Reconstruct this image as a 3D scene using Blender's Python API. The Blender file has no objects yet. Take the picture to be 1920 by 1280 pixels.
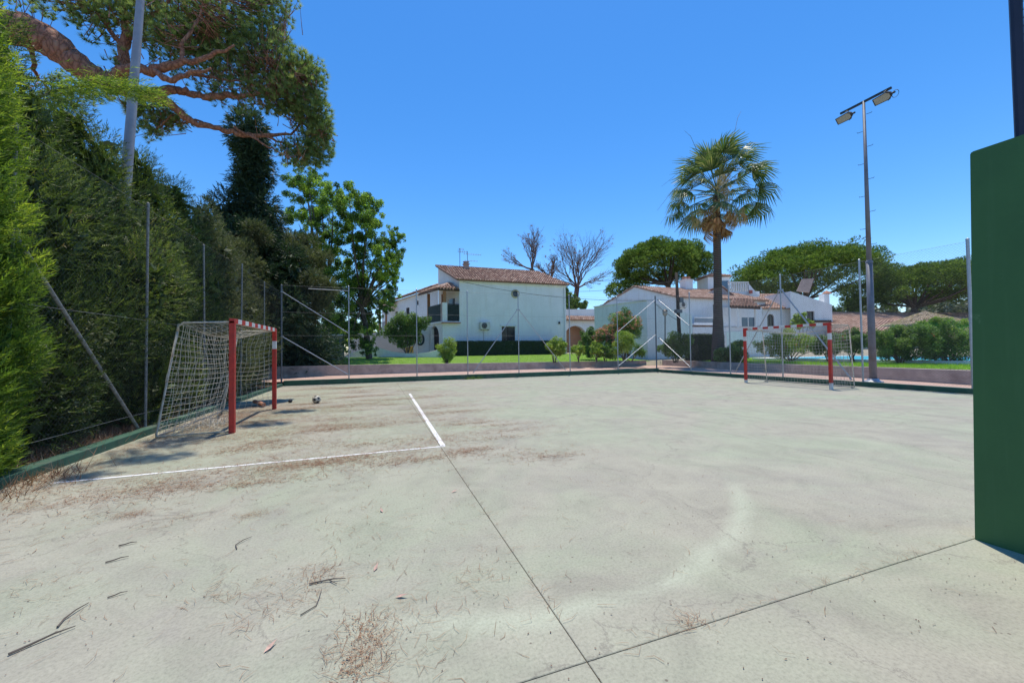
import bpy, math, random
import numpy as np
from mathutils import Vector, Matrix

rng = np.random.default_rng(11)
random.seed(11)
S = bpy.context.scene
COL = S.collection

# ---------------------------------------------------------------- camera, sky, sun, exposure
EYE = 1.45
cam_d = bpy.data.cameras.new('camera'); cam = bpy.data.objects.new('camera', cam_d); COL.objects.link(cam)
F_PX = 725.0
cam_d.sensor_width = 36.0; cam_d.lens = F_PX / 1920 * 36.0
cam_d.clip_start = 0.05; cam_d.clip_end = 6000

def _n(v):
    v = np.array(v, float); return v / np.linalg.norm(v)
_d1 = _n([705 - 960, 660 - 640, F_PX]); _d2 = _n([3020 - 960, 630 - 640, F_PX])
_s = _n(_d1 + _d2); _t = _n(_d2 - _d1)
_Y = _n(_s - _t); _X = _n(_s + _t); _Z = np.cross(_Y, _X)
if _Z[1] > 0: _Z = -_Z
CM = np.array([_X, _Y, _Z])
_r = CM @ np.array([1, 0, 0]); _u = CM @ np.array([0, -1, 0]); _f = CM @ np.array([0, 0, 1])
cam.matrix_world = Matrix(((_r[0], _u[0], -_f[0], 0), (_r[1], _u[1], -_f[1], 0), (_r[2], _u[2], -_f[2], EYE), (0, 0, 0, 1)))
S.camera = cam

TO_SUN = Vector((0.25, 0.37, 2.05)).normalized()
world = bpy.data.worlds.new('World'); S.world = world; world.use_nodes = True
wn = world.node_tree.nodes; wl = world.node_tree.links
bg = wn['Background']; sky = wn.new('ShaderNodeTexSky'); sky.sky_type = 'NISHITA'
sky.sun_disc = False; sky.sun_elevation = math.asin(TO_SUN.z); sky.sun_rotation = math.atan2(TO_SUN.x, TO_SUN.y)
sky.altitude = 0; sky.air_density = 1.0; sky.dust_density = 0.1; sky.ozone_density = 5.0
hs = wn.new('ShaderNodeHueSaturation'); hs.inputs['Saturation'].default_value = 1.27; hs.inputs['Value'].default_value = 1.0; hs.inputs['Hue'].default_value = .502
wl.new(sky.outputs[0], hs.inputs['Color']); wl.new(hs.outputs[0], bg.inputs[0]); bg.inputs[1].default_value = 0.15
sun_d = bpy.data.lights.new('sun', 'SUN'); sun_d.energy = 3.4; sun_d.angle = math.radians(0.5); sun_d.color = (1, 0.93, 0.81)
sun = bpy.data.objects.new('sun', sun_d); COL.objects.link(sun)
sun.rotation_euler = (-TO_SUN).to_track_quat('-Z', 'Y').to_euler()
S.view_settings.view_transform = 'Standard'; S.view_settings.look = 'None'
S.view_settings.exposure = 0.45; S.view_settings.gamma = 1.0; S.view_settings.use_curve_mapping = False
S.render.engine = 'CYCLES'
S.cycles.max_bounces = 6; S.cycles.transparent_max_bounces = 8

# measured sight lines of the site survey: a bearing to a point plus its distance
def ray(x, y): return CM @ np.array([(x - 960) / F_PX, (y - 640) / F_PX, 1.0])
def gz(x, y, z=0.0):
    r = ray(x, y); t = (z - EYE) / r[2]; return Vector((r[0] * t, r[1] * t, z))
def aty(x, y, Y):
    r = ray(x, y); t = Y / r[1]; return Vector((r[0] * t, Y, EYE + r[2] * t))
def atx(x, y, X):
    r = ray(x, y); t = X / r[0]; return Vector((X, r[1] * t, EYE + r[2] * t))
def atd(x, y, D):
    r = ray(x, y); t = D / math.hypot(r[0], r[1]); return Vector((r[0] * t, r[1] * t, EYE + r[2] * t))

# ---------------------------------------------------------------- tagging and mesh helpers
def tag(o, label=None, cat=None, group=None, kind=None):
    if label: o['label'] = label
    if cat: o['category'] = cat
    if group: o['group'] = group
    if kind: o['kind'] = kind
    return o
def empty(name, loc=(0, 0, 0), rz=0.0):
    o = bpy.data.objects.new(name, None); COL.objects.link(o); o.location = loc; o.rotation_euler = (0, 0, rz)
    o.empty_display_size = 0.2
    return o
def link_mesh(name, me, parent=None):
    o = bpy.data.objects.new(name, me); COL.objects.link(o)
    if parent is not None:
        o.parent = parent
        o.matrix_parent_inverse = parent_matrix(parent).inverted()
    return o
def parent_matrix(o):
    m = Matrix.Translation(o.location) @ o.rotation_euler.to_matrix().to_4x4()
    return m
def copy_tree(o, parent=None):
    kids = list(o.children)
    c = o.copy(); COL.objects.link(c)
    if parent is not None: c.parent = parent
    for k in kids: copy_tree(k, c)
    return c

class MB:
    def __init__(s): s.v = []; s.f = []; s.m = []; s.mi = 0
    def _add(s, vs, fs):
        b = len(s.v); s.v += [tuple(p) for p in vs]
        for f in fs: s.f.append(tuple(b + i for i in f)); s.m.append(s.mi)
    def quad(s, a, b, c, d): s._add([a, b, c, d], [(0, 1, 2, 3)])
    def poly(s, pts): s._add(pts, [tuple(range(len(pts)))])
    def obox(s, o, U, V, W):
        o = Vector(o); U = Vector(U); V = Vector(V); W = Vector(W)
        s._add([o, o + U, o + U + V, o + V, o + W, o + U + W, o + U + V + W, o + V + W],
               [(3, 2, 1, 0), (4, 5, 6, 7), (0, 1, 5, 4), (1, 2, 6, 5), (2, 3, 7, 6), (3, 0, 4, 7)])
    def box(s, c, d, rz=0.0):
        ca, sa = math.cos(rz), math.sin(rz)
        U = Vector((d[0] * ca, d[0] * sa, 0)); V = Vector((-d[1] * sa, d[1] * ca, 0)); W = Vector((0, 0, d[2]))
        s.obox(Vector(c) - U / 2 - V / 2 - W / 2, U, V, W)
    def tube(s, pts, rad, n=8, cap=True):
        pts = [Vector(p) for p in pts]
        if not hasattr(rad, '__len__'): rad = [rad] * len(pts)
        b = len(s.v); ref = None
        for i, p in enumerate(pts):
            t = (pts[min(i + 1, len(pts) - 1)] - pts[max(i - 1, 0)])
            t = t.normalized() if t.length > 1e-9 else Vector((0, 0, 1))
            if ref is None: ref = Vector((1, 0, 0)) if abs(t.x) < 0.9 else Vector((0, 1, 0))
            a = (ref - t * ref.dot(t)).normalized(); ref = a; c = t.cross(a)
            for k in range(n):
                an = 2 * math.pi * k / n
                s.v.append(tuple(p + (a * math.cos(an) + c * math.sin(an)) * rad[i]))
        for i in range(len(pts) - 1):
            for k in range(n):
                k2 = (k + 1) % n
                s.f.append((b + i * n + k, b + i * n + k2, b + (i + 1) * n + k2, b + (i + 1) * n + k)); s.m.append(s.mi)
        if cap:
            s.f.append(tuple(b + k for k in range(n))[::-1]); s.m.append(s.mi)
            e = b + (len(pts) - 1) * n
            s.f.append(tuple(e + k for k in range(n))); s.m.append(s.mi)
    def prism(s, poly, z0, z1, top=None):
        n = len(poly)
        zt = top if top else [z1] * n
        vs = [(p[0], p[1], z0) for p in poly] + [(p[0], p[1], zt[i]) for i, p in enumerate(poly)]
        fs = [tuple(range(n))[::-1], tuple(range(n, 2 * n))] + [(i, (i + 1) % n, n + (i + 1) % n, n + i) for i in range(n)]
        s._add(vs, fs)
    def lathe(s, prof, c, n=16):
        b = len(s.v); c = Vector(c)
        for r, z in prof:
            for k in range(n):
                an = 2 * math.pi * k / n
                s.v.append((c.x + r * math.cos(an), c.y + r * math.sin(an), c.z + z))
        for i in range(len(prof) - 1):
            for k in range(n):
                k2 = (k + 1) % n
                s.f.append((b + i * n + k, b + i * n + k2, b + (i + 1) * n + k2, b + (i + 1) * n + k)); s.m.append(s.mi)
    def build(s, name, mats, parent=None, smooth=False, bevel=0):
        me = bpy.data.meshes.new(name); me.from_pydata(s.v, [], s.f)
        if not isinstance(mats, (list, tuple)): mats = [mats]
        for m in mats: me.materials.append(m)
        if len(mats) > 1: me.polygons.foreach_set('material_index', s.m)
        if smooth: me.polygons.foreach_set('use_smooth', [True] * len(s.f))
        me.update(); o = link_mesh(name, me, parent)
        if bevel:
            md = o.modifiers.new('bevel', 'BEVEL'); md.width = bevel; md.segments = 2; md.limit_method = 'ANGLE'
        return o

def np_mesh(name, V, k, mat, parent=None, rnd=None):
    """V: (N,k,3) separate polygons of k vertices; rnd: per-polygon random value."""
    N = V.shape[0]
    me = bpy.data.meshes.new(name)
    me.vertices.add(N * k); me.vertices.foreach_set('co', V.reshape(-1).astype(np.float32))
    me.loops.add(N * k); me.loops.foreach_set('vertex_index', np.arange(N * k, dtype=np.int32))
    me.polygons.add(N); me.polygons.foreach_set('loop_start', np.arange(0, N * k, k, dtype=np.int32))
    me.polygons.foreach_set('loop_total', np.full(N, k, dtype=np.int32))
    if rnd is not None:
        a = me.attributes.new('rnd', 'FLOAT', 'FACE'); a.data.foreach_set('value', rnd.astype(np.float32))
    me.materials.append(mat); me.update(calc_edges=True)
    return link_mesh(name, me, parent)

def unit(a): return a / np.maximum(np.linalg.norm(a, axis=-1, keepdims=True), 1e-9)
def rv(n): return unit(rng.normal(size=(n, 3)))
def perp(d):
    r = rv(len(d)); return unit(np.cross(d, r))

def blades(P, D, L, W):
    """thin triangles from P along D"""
    q = perp(D); L = np.asarray(L).reshape(-1, 1) * np.ones((len(P), 1)); W = np.asarray(W).reshape(-1, 1) * np.ones((len(P), 1))
    return np.stack([P - q * W / 2, P + q * W / 2, P + D * L], 1)
def diamonds(P, Nn, L, W):
    q = perp(Nn); r = np.cross(Nn, q)
    L = np.asarray(L).reshape(-1, 1) * np.ones((len(P), 1)); W = np.asarray(W).reshape(-1, 1) * np.ones((len(P), 1))
    return np.stack([P - q * L / 2, P + r * W / 2 + q * L * .05, P + q * L / 2, P - r * W / 2 + q * L * .05], 1)

def frac(lumps, k=9, s=.42, out=.85):
    """break smooth clumps into many small uneven ones"""
    o = []
    for l in lumps:
        for i in range(k):
            d = rv(1)[0]; q = s * random.uniform(.6, 1.35); f = out * random.uniform(.45, 1.15)
            o.append((l[0] + d[0] * l[3] * f, l[1] + d[1] * l[4] * f, l[2] + d[2] * l[5] * f, l[3] * q, l[4] * q, l[5] * q))
    return o
def lump_pts(lumps, n, shell=0.7, up=0.0, rmax=1.04):
    """points on ellipsoid clumps; returns points, outward normals, clump ids"""
    L = np.array(lumps, float); A = (L[:, 3] * L[:, 4] + L[:, 3] * L[:, 5] + L[:, 4] * L[:, 5]) ** 1.0
    idx = rng.choice(len(L), size=n, p=A / A.sum())
    d = rv(n); d[:, 2] += up; d = unit(d)
    rad = shell + (rmax - shell) * rng.random(n) ** 0.6
    P = L[idx, :3] + d * L[idx, 3:6] * rad[:, None]
    N = unit(d / L[idx, 3:6])
    return P, N, idx

def sprays(P, D, length, nb, bl, bw):
    """feathery conifer sprays: flat two-sided fans of small blades on an axis; returns (M,3,3)"""
    n = len(P); side = perp(D); out = []
    for j in range(nb):
        t = (j + rng.random(n)) / nb
        base = P + D * (t * length)[:, None]
        sg = 1 if j % 2 else -1
        dd = unit(D * 0.75 + side * sg * (0.65 - 0.3 * t)[:, None] + rv(n) * 0.22)
        out.append(blades(base, dd, bl * (0.7 + 0.6 * rng.random(n)), bw))
    return np.concatenate(out)
def tufts(P, D, nn, L, W, cone=0.9):
    n = len(P); out = []
    for j in range(nn):
        dd = unit(D + rv(n) * cone)
        out.append(blades(P, dd, L * (0.7 + 0.5 * rng.random(n)), W))
    return np.concatenate(out)

# ---------------------------------------------------------------- materials
def new_mat(name):
    m = bpy.data.materials.new(name); m.use_nodes = True
    nt = m.node_tree; b = nt.nodes['Principled BSDF']
    return m, nt, b
def N(nt, t, **kw):
    n = nt.nodes.new(t)
    for k, v in kw.items(): setattr(n, k, v)
    return n
def noise(nt, scale, detail=6, rough=.6, coord='Object', vec=None, dist=0.0):
    n = N(nt, 'ShaderNodeTexNoise'); n.inputs['Scale'].default_value = scale; n.inputs['Detail'].default_value = detail
    n.inputs['Roughness'].default_value = rough; n.inputs['Distortion'].default_value = dist
    if vec is None:
        tc = N(nt, 'ShaderNodeTexCoord'); vec = tc.outputs[coord]
    nt.links.new(vec, n.inputs['Vector']); return n
def ramp(nt, fac, stops, interp='LINEAR'):
    r = N(nt, 'ShaderNodeValToRGB'); r.color_ramp.interpolation = interp
    els = r.color_ramp.elements
    while len(els) < len(stops): els.new(0.5)
    for e, (p, c) in zip(els, stops):
        e.position = p; e.color = (c, c, c, 1) if not hasattr(c, '__len__') else (*c, 1)
    nt.links.new(fac, r.inputs[0]); return r
def mix(nt, fac, a, b, mode='MIX'):
    m = N(nt, 'ShaderNodeMix'); m.data_type = 'RGBA'; m.blend_type = mode
    def put(s, v):
        if hasattr(v, 'is_output'): nt.links.new(v, s)
        elif hasattr(v, '__len__'): s.default_value = (*v, 1)
        else: s.default_value = v
    put(m.inputs[0], fac); put(m.inputs[6], a); put(m.inputs[7], b); return m.outputs[2]
def bump(nt, h, strength, dist, b):
    n = N(nt, 'ShaderNodeBump'); n.inputs['Strength'].default_value = strength; n.inputs['Distance'].default_value = dist
    nt.links.new(h, n.inputs['Height']); nt.links.new(n.outputs[0], b.inputs['Normal'])

def simple(name, col, rough=.6, metal=0, var=.25, scale=6, bmp=.0, dirt=None, spec=.5):
    m, nt, b = new_mat(name)
    n = noise(nt, scale)
    lo = tuple(c * (1 - var) for c in col); hi = tuple(min(1, c * (1 + var * .6)) for c in col)
    r = ramp(nt, n.outputs[0], [(.3, lo), (.7, hi)]); c = r.outputs[0]
    if dirt:
        n2 = noise(nt, scale * .35, 8, .7); rr = ramp(nt, n2.outputs[0], [(.52, 0.0), (.7, 1.0)])
        c = mix(nt, rr.outputs[0], c, dirt)
    nt.links.new(c, b.inputs['Base Color'])
    b.inputs['Roughness'].default_value = rough; b.inputs['Metallic'].default_value = metal
    b.inputs['Specular IOR Level'].default_value = spec
    if bmp:
        n3 = noise(nt, scale * 12, 4); bump(nt, n3.outputs[0], bmp, .01, b)
    return m

def leaf_mat(name, stops, trans=.35, rough=.55):
    m = bpy.data.materials.new(name); m.use_nodes = True; nt = m.node_tree; nt.nodes.clear()
    at = N(nt, 'ShaderNodeAttribute', attribute_name='rnd')
    r = ramp(nt, at.outputs['Fac'], stops)
    d = N(nt, 'ShaderNodeBsdfPrincipled'); d.inputs['Roughness'].default_value = rough; d.inputs['Specular IOR Level'].default_value = .35
    t = N(nt, 'ShaderNodeBsdfTranslucent'); mx = N(nt, 'ShaderNodeMixShader'); mx.inputs[0].default_value = trans
    br = mix(nt, 1.0, r.outputs[0], (1.5, 1.7, .8), 'MULTIPLY')
    nt.links.new(r.outputs[0], d.inputs['Base Color']); nt.links.new(br, t.inputs['Color'])
    nt.links.new(d.outputs[0], mx.inputs[1]); nt.links.new(t.outputs[0], mx.inputs[2])
    o = N(nt, 'ShaderNodeOutputMaterial'); nt.links.new(mx.outputs[0], o.inputs[0]); return m

M = {}
M['cypress'] = leaf_mat('cypress_leaf', [(0, (.025, .043, .016)), (.45, (.065, .1, .026)), (.72, (.16, .21, .045)), (.9, (.28, .32, .065)), (1, (.2, .15, .08))], .28)
M['cypress_bright'] = leaf_mat('cypress_bright_leaf', [(0, (.04, .08, .018)), (.5, (.15, .23, .03)), (1, (.45, .5, .07))], .4)
M['juniper'] = leaf_mat('juniper_leaf', [(0, (.04, .052, .024)), (.6, (.12, .135, .06)), (1, (.26, .25, .13))], .25)
M['spruce'] = leaf_mat('spruce_leaf', [(0, (.02, .042, .022)), (.7, (.045, .08, .036)), (1, (.09, .12, .055))], .2)
M['pine'] = leaf_mat('pine_needle', [(0, (.1, .15, .055)), (.6, (.23, .29, .11)), (.9, (.4, .42, .18)), (1, (.38, .31, .18))], .48)
M['stone_pine'] = leaf_mat('stone_pine_needle', [(0, (.045, .085, .018)), (.5, (.125, .195, .036)), (1, (.34, .41, .09))], .33)
M['broad'] = leaf_mat('broad_leaf', [(0, (.035, .075, .02)), (.45, (.11, .19, .035)), (1, (.4, .52, .1))], .48)
M['shrub'] = leaf_mat('shrub_leaf', [(0, (.05, .1, .025)), (.6, (.13, .22, .05)), (1, (.32, .4, .13))], .38)
M['shrub_yellow'] = leaf_mat('yellow_shrub_leaf', [(0, (.12, .2, .03)), (.6, (.26, .34, .06)), (1, (.42, .46, .12))], .4)
M['shrub_dark'] = leaf_mat('dark_hedge_leaf', [(0, (.012, .03, .012)), (.7, (.03, .06, .02)), (1, (.06, .1, .03))], .15)
M['flower_pink'] = leaf_mat('pink_flower', [(0, (.55, .16, .14)), (1, (.75, .36, .3))], .3)
M['flower_red'] = leaf_mat('red_flower', [(0, (.6, .05, .03)), (1, (.8, .12, .05))], .3)
M['grassm'] = leaf_mat('grass_blade', [(0, (.16, .3, .04)), (.6, (.3, .48, .05)), (1, (.46, .58, .12))], .5)
M['palm'] = leaf_mat('palm_leaf', [(0, (.05, .09, .03)), (.6, (.1, .15, .05)), (1, (.3, .3, .16))], .25, .4)
M['palm_dead'] = leaf_mat('dead_palm_leaf', [(0, (.2, .1, .045)), (.6, (.38, .2, .1)), (1, (.5, .36, .22))], .3)
M['palm_straw'] = leaf_mat('palm_straw', [(0, (.4, .3, .2)), (1, (.6, .48, .36))], .3)
M['litter'] = leaf_mat('needle_litter', [(0, (.14, .07, .04)), (.5, (.29, .15, .085)), (.85, (.4, .25, .15)), (1, (.5, .4, .28))], .1, .8)
M['dry_brown'] = leaf_mat('dry_needles', [(0, (.2, .09, .05)), (1, (.35, .2, .12))], .2)
M['haze_bush'] = leaf_mat('far_scrub_leaf', [(0, (.08, .1, .06)), (.6, (.14, .16, .1)), (1, (.22, .22, .16))], .2)

M['white'] = simple('white_render', (.83, .83, .81), .9, var=.06, scale=1.2, bmp=.3, dirt=(.74, .74, .7))
def render_mat(name, col, stain):
    m, nt, b = new_mat(name); tc = N(nt, 'ShaderNodeTexCoord'); ob = tc.outputs['Object']
    a = noise(nt, .9, 7, .65, vec=ob); r = ramp(nt, a.outputs[0], [(.3, tuple(x * .9 for x in col)), (.6, col)])
    mp = N(nt, 'ShaderNodeMapping'); mp.inputs['Scale'].default_value = (3.2, 3.2, .28); nt.links.new(ob, mp.inputs[0])
    st = noise(nt, 1.3, 7, .7, vec=mp.outputs[0]); sr = ramp(nt, st.outputs[0], [(.5, .0), (.75, .55)]); c = mix(nt, sr.outputs[0], r.outputs[0], stain)
    p = noise(nt, 3.2, 8, .75, vec=ob); pr = ramp(nt, p.outputs[0], [(.66, .0), (.7, .3)]); c = mix(nt, pr.outputs[0], c, tuple(x * .85 for x in stain))
    nt.links.new(c, b.inputs['Base Color']); b.inputs['Roughness'].default_value = .92; b.inputs['Specular IOR Level'].default_value = .2
    f = noise(nt, 22, 5, .7, vec=ob); bump(nt, f.outputs[0], .35, .02, b); return m
M['white'] = render_mat('white_render_wall', (.84, .84, .82), (.66, .64, .58))
M['white2'] = render_mat('old_white_render_wall', (.78, .78, .78), (.56, .53, .49))
M['white2x'] = simple('old_white_render', (.76, .76, .76), .9, var=.1, scale=1.0, bmp=.3, dirt=(.62, .61, .58))
M['salmon'] = simple('salmon_render', (.62, .33, .2), .9, var=.1, scale=2, bmp=.2)
M['block'] = simple('grey_block_wall', (.3, .3, .29), .9, var=.2, scale=2, bmp=.4)
M['galv'] = simple('galvanised_steel', (.42, .43, .45), .45, .7, .15, 9)
M['galv_dark'] = simple('weathered_steel', (.16, .17, .19), .6, .5, .2, 9)
M['pole'] = simple('grey_pole_paint', (.17, .18, .21), .6, .2, .2, 5, dirt=(.13, .11, .11))
M['pole_light'] = simple('pale_pole_paint', (.27, .28, .32), .6, .2, .15, 4, dirt=(.2, .18, .18))
M['navy'] = simple('dark_navy_paint', (.02, .025, .05), .5, .2, .1, 5)
M['dark'] = simple('dark_metal', (.035, .035, .04), .5, .3, .2, 5)
M['red'] = simple('red_gloss_paint', (.55, .035, .022), .5, 0, .22, 9, dirt=(.3, .05, .035), bmp=.15)
M['white_paint'] = simple('white_gloss_paint', (.7, .68, .64), .5, 0, .1, 9, dirt=(.42, .36, .3), bmp=.15)
M['post_old'] = simple('speckled_old_steel', (.26, .26, .25), .8, .1, .5, 30, dirt=(.1, .1, .08))
M['net'] = simple('net_cord', (.56, .5, .4), .9, 0, .15, 8)
M['rust_white'] = simple('chipped_white_steel', (.5, .45, .36), .6, .1, .3, 14, dirt=(.2, .12, .07))
M['wood'] = simple('brown_timber', (.36, .17, .07), .7, 0, .25, 5)
M['wood_dark'] = simple('dark_timber', (.08, .045, .03), .7, 0, .25, 5)
M['bark'] = None
M['glass'] = simple('dark_window_glass', (.03, .035, .04), .12, 0, .1, 2)
M['pane_blue'] = simple('blue_window_glass', (.1, .16, .22), .1, 0, .1, 2)
M['green_fab'] = simple('dark_green_railing', (.02, .04, .035), .8, 0, .2, 6)
M['yellow'] = simple('yellow_plastic', (.75, .42, .05), .5, 0, .1, 6)
M['terracotta'] = simple('terracotta', (.45, .2, .12), .8, 0, .2, 6, bmp=.2)
M['tile_plain'] = simple('rendered_chimney', (.42, .3, .24), .9, 0, .2, 6)
M['ac'] = simple('cream_plastic', (.62, .6, .54), .5, 0, .06, 5)
M['lamp_glass'] = simple('lamp_glass', (.36, .34, .28), .25, 0, .15, 12)
M['thatch'] = simple('thatch', (.26, .21, .16), .95, 0, .4, 14, bmp=.8)
M['stone_white'] = simple('white_balustrade', (.75, .75, .73), .8, 0, .06, 4)

def bark_mat(name, c1, c2, sc=5):
    m, nt, b = new_mat(name)
    tc = N(nt, 'ShaderNodeTexCoord'); mp = N(nt, 'ShaderNodeMapping'); mp.inputs['Scale'].default_value = (1, 1, .45)
    nt.links.new(tc.outputs['Object'], mp.inputs[0])
    v = N(nt, 'ShaderNodeTexVoronoi', feature='DISTANCE_TO_EDGE'); v.inputs['Scale'].default_value = sc
    nn = noise(nt, 3, vec=mp.outputs[0]); ad = N(nt, 'ShaderNodeVectorMath', operation='MULTIPLY_ADD'); ad.inputs[1].default_value = (.25, .25, .25)
    nt.links.new(nn.outputs['Color'], ad.inputs[0]); nt.links.new(mp.outputs[0], ad.inputs[2]); nt.links.new(ad.outputs[0], v.inputs['Vector'])
    r = ramp(nt, v.outputs['Distance'], [(.0, tuple(x * .5 for x in c1)), (.1, c1), (.5, c2)])
    n2 = noise(nt, 18); c = mix(nt, .35, r.outputs[0], n2.outputs['Color'], 'SOFT_LIGHT')
    nt.links.new(c, b.inputs['Base Color']); b.inputs['Roughness'].default_value = .9
    bump(nt, v.outputs['Distance'], .9, .05, b); return m
M['bark'] = bark_mat('pine_bark', (.27, .12, .075), (.36, .19, .13), 9)
M['bark_grey'] = bark_mat('grey_bark', (.12, .09, .07), (.22, .18, .15), 7)
M['bark_dead'] = bark_mat('dead_wood', (.16, .09, .06), (.26, .16, .12), 2)
M['bark_palm'] = None

def palm_bark():
    m, nt, b = new_mat('palm_trunk'); tc = N(nt, 'ShaderNodeTexCoord')
    w = N(nt, 'ShaderNodeTexWave', wave_type='BANDS', bands_direction='Z'); w.inputs['Scale'].default_value = 2.6
    w.inputs['Distortion'].default_value = 2.5; w.inputs['Detail'].default_value = 3
    nt.links.new(tc.outputs['Object'], w.inputs[0])
    r = ramp(nt, w.outputs['Fac'], [(0, (.07, .05, .04)), (1, (.15, .11, .085))])
    n = noise(nt, 6); c = mix(nt, .3, r.outputs[0], n.outputs['Color'], 'SOFT_LIGHT'); nt.links.new(c, b.inputs['Base Color'])
    b.inputs['Roughness'].default_value = .95; bump(nt, w.outputs['Fac'], .5, .04, b); return m
M['bark_palm'] = palm_bark()

def tile_mat(name, lo, mid, hi):
    m, nt, b = new_mat(name); at = N(nt, 'ShaderNodeAttribute', attribute_name='rnd')
    r = ramp(nt, at.outputs['Fac'], [(0, lo), (.5, mid), (1, hi)])
    n = noise(nt, 2.2, 8, .7); rr = ramp(nt, n.outputs[0], [(.5, 0.0), (.72, .65)])
    c = mix(nt, rr.outputs[0], r.outputs[0], (.17, .12, .1)); nt.links.new(c, b.inputs['Base Color'])
    b.inputs['Roughness'].default_value = .9; return m
M['tile'] = tile_mat('clay_roof_tile', (.22, .13, .1), (.4, .24, .18), (.58, .42, .32))
M['tile_pale'] = tile_mat('pale_clay_roof_tile', (.36, .22, .16), (.5, .32, .24), (.62, .45, .35))

# painted, worn concrete of the court
def court_mat():
    m, nt, b = new_mat('worn_green_concrete'); tc = N(nt, 'ShaderNodeTexCoord'); ob = tc.outputs['Object']
    big = noise(nt, .38, 7, .62, vec=ob, dist=.6); mid = noise(nt, 1.7, 8, .68, vec=ob, dist=.8); fine = noise(nt, 55, 5, .75, vec=ob)
    stain = noise(nt, .8, 9, .7, vec=ob, dist=1.5)
    conc = ramp(nt, mid.outputs[0], [(.3, (.28, .262, .207)), (.48, (.34, .32, .25)), (.74, (.39, .37, .285))])
    paint = ramp(nt, mid.outputs[0], [(.3, (.292, .318, .222)), (.72, (.362, .388, .272))])
    pm = ramp(nt, big.outputs[0], [(.42, .0), (.60, .75)])
    c = mix(nt, pm.outputs[0], conc.outputs[0], paint.outputs[0])
    # grey-mauve worn blotches
    st = ramp(nt, stain.outputs[0], [(.50, .0), (.68, .5)])
    c = mix(nt, st.outputs[0], c, (.285, .262, .222))
    # the worn arc: fresh paint left along an old curve (centre, radius in court metres)
    sub = N(nt, 'ShaderNodeVectorMath', operation='SUBTRACT'); sub.inputs[1].default_value = (1.31, 5.1, 0)
    warp = noise(nt, 1.6, 5, .6, vec=ob); wa = N(nt, 'ShaderNodeVectorMath', operation='MULTIPLY_ADD'); wa.inputs[1].default_value = (.22, .22, 0)
    nt.links.new(warp.outputs['Color'], wa.inputs[0]); nt.links.new(ob, wa.inputs[2]); nt.links.new(wa.outputs[0], sub.inputs[0])
    ln = N(nt, 'ShaderNodeVectorMath', operation='LENGTH'); nt.links.new(sub.outputs[0], ln.inputs[0])
    m1 = N(nt, 'ShaderNodeMath', operation='SUBTRACT'); m1.inputs[1].default_value = 3.03; nt.links.new(ln.outputs['Value'], m1.inputs[0])
    ab = N(nt, 'ShaderNodeMath', operation='ABSOLUTE'); nt.links.new(m1.outputs[0], ab.inputs[0])
    band = ramp(nt, ab.outputs[0], [(.0, .5), (.045, .34), (.12, .0)])
    brk = ramp(nt, mid.outputs[0], [(.35, .5), (.5, 1.0)])
    mm = N(nt, 'ShaderNodeMath', operation='MULTIPLY'); nt.links.new(band.outputs[0], mm.inputs[0]); nt.links.new(brk.outputs[0], mm.inputs[1])
    sx = N(nt, 'ShaderNodeSeparateXYZ'); nt.links.new(ob, sx.inputs[0])
    g1 = N(nt, 'ShaderNodeMapRange'); nt.links.new(sx.outputs['Y'], g1.inputs[0]); g1.inputs[1].default_value = 3.7; g1.inputs[2].default_value = 2.6
    g2 = N(nt, 'ShaderNodeMapRange'); nt.links.new(sx.outputs['X'], g2.inputs[0]); g2.inputs[1].default_value = -.3; g2.inputs[2].default_value = .4
    g3 = N(nt, 'ShaderNodeMath', operation='MULTIPLY'); nt.links.new(g1.outputs[0], g3.inputs[0]); nt.links.new(g2.outputs[0], g3.inputs[1])
    g4 = N(nt, 'ShaderNodeMath', operation='MULTIPLY'); nt.links.new(g3.outputs[0], g4.inputs[0]); nt.links.new(mm.outputs[0], g4.inputs[1])
    c = mix(nt, g4.outputs[0], c, (.47, .50, .37))
    # dark trampled patch inside the arc and scattered specks
    spk = ramp(nt, fine.outputs[0], [(.3, .74), (.5, 1.0), (.7, 1.14)])
    c = mix(nt, 1.0, c, spk.outputs[0], 'MULTIPLY')
    vor = N(nt, 'ShaderNodeTexVoronoi'); vor.inputs['Scale'].default_value = 7; nt.links.new(ob, vor.inputs['Vector'])
    dots = ramp(nt, vor.outputs['Distance'], [(.035, .75), (.06, .0)])
    c = mix(nt, dots.outputs[0], c, (.12, .09, .07))
    # hairline cracks
    vc = N(nt, 'ShaderNodeTexVoronoi', feature='DISTANCE_TO_EDGE'); vc.inputs['Scale'].default_value = .33
    wv = N(nt, 'ShaderNodeVectorMath', operation='MULTIPLY_ADD'); wv.inputs[1].default_value = (.9, .9, 0)
    nt.links.new(mid.outputs['Color'], wv.inputs[0]); nt.links.new(ob, wv.inputs[2]); nt.links.new(wv.outputs[0], vc.inputs['Vector'])
    cr = ramp(nt, vc.outputs['Distance'], [(.0, .5), (.003, .0)]); c = mix(nt, cr.outputs[0], c, (.16, .14, .12))
    nt.links.new(c, b.inputs['Base Color']); b.inputs['Roughness'].default_value = .85; b.inputs['Specular IOR Level'].default_value = .3
    bump(nt, fine.outputs[0], .2, .004, b); return m
M['court'] = court_mat()
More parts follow.
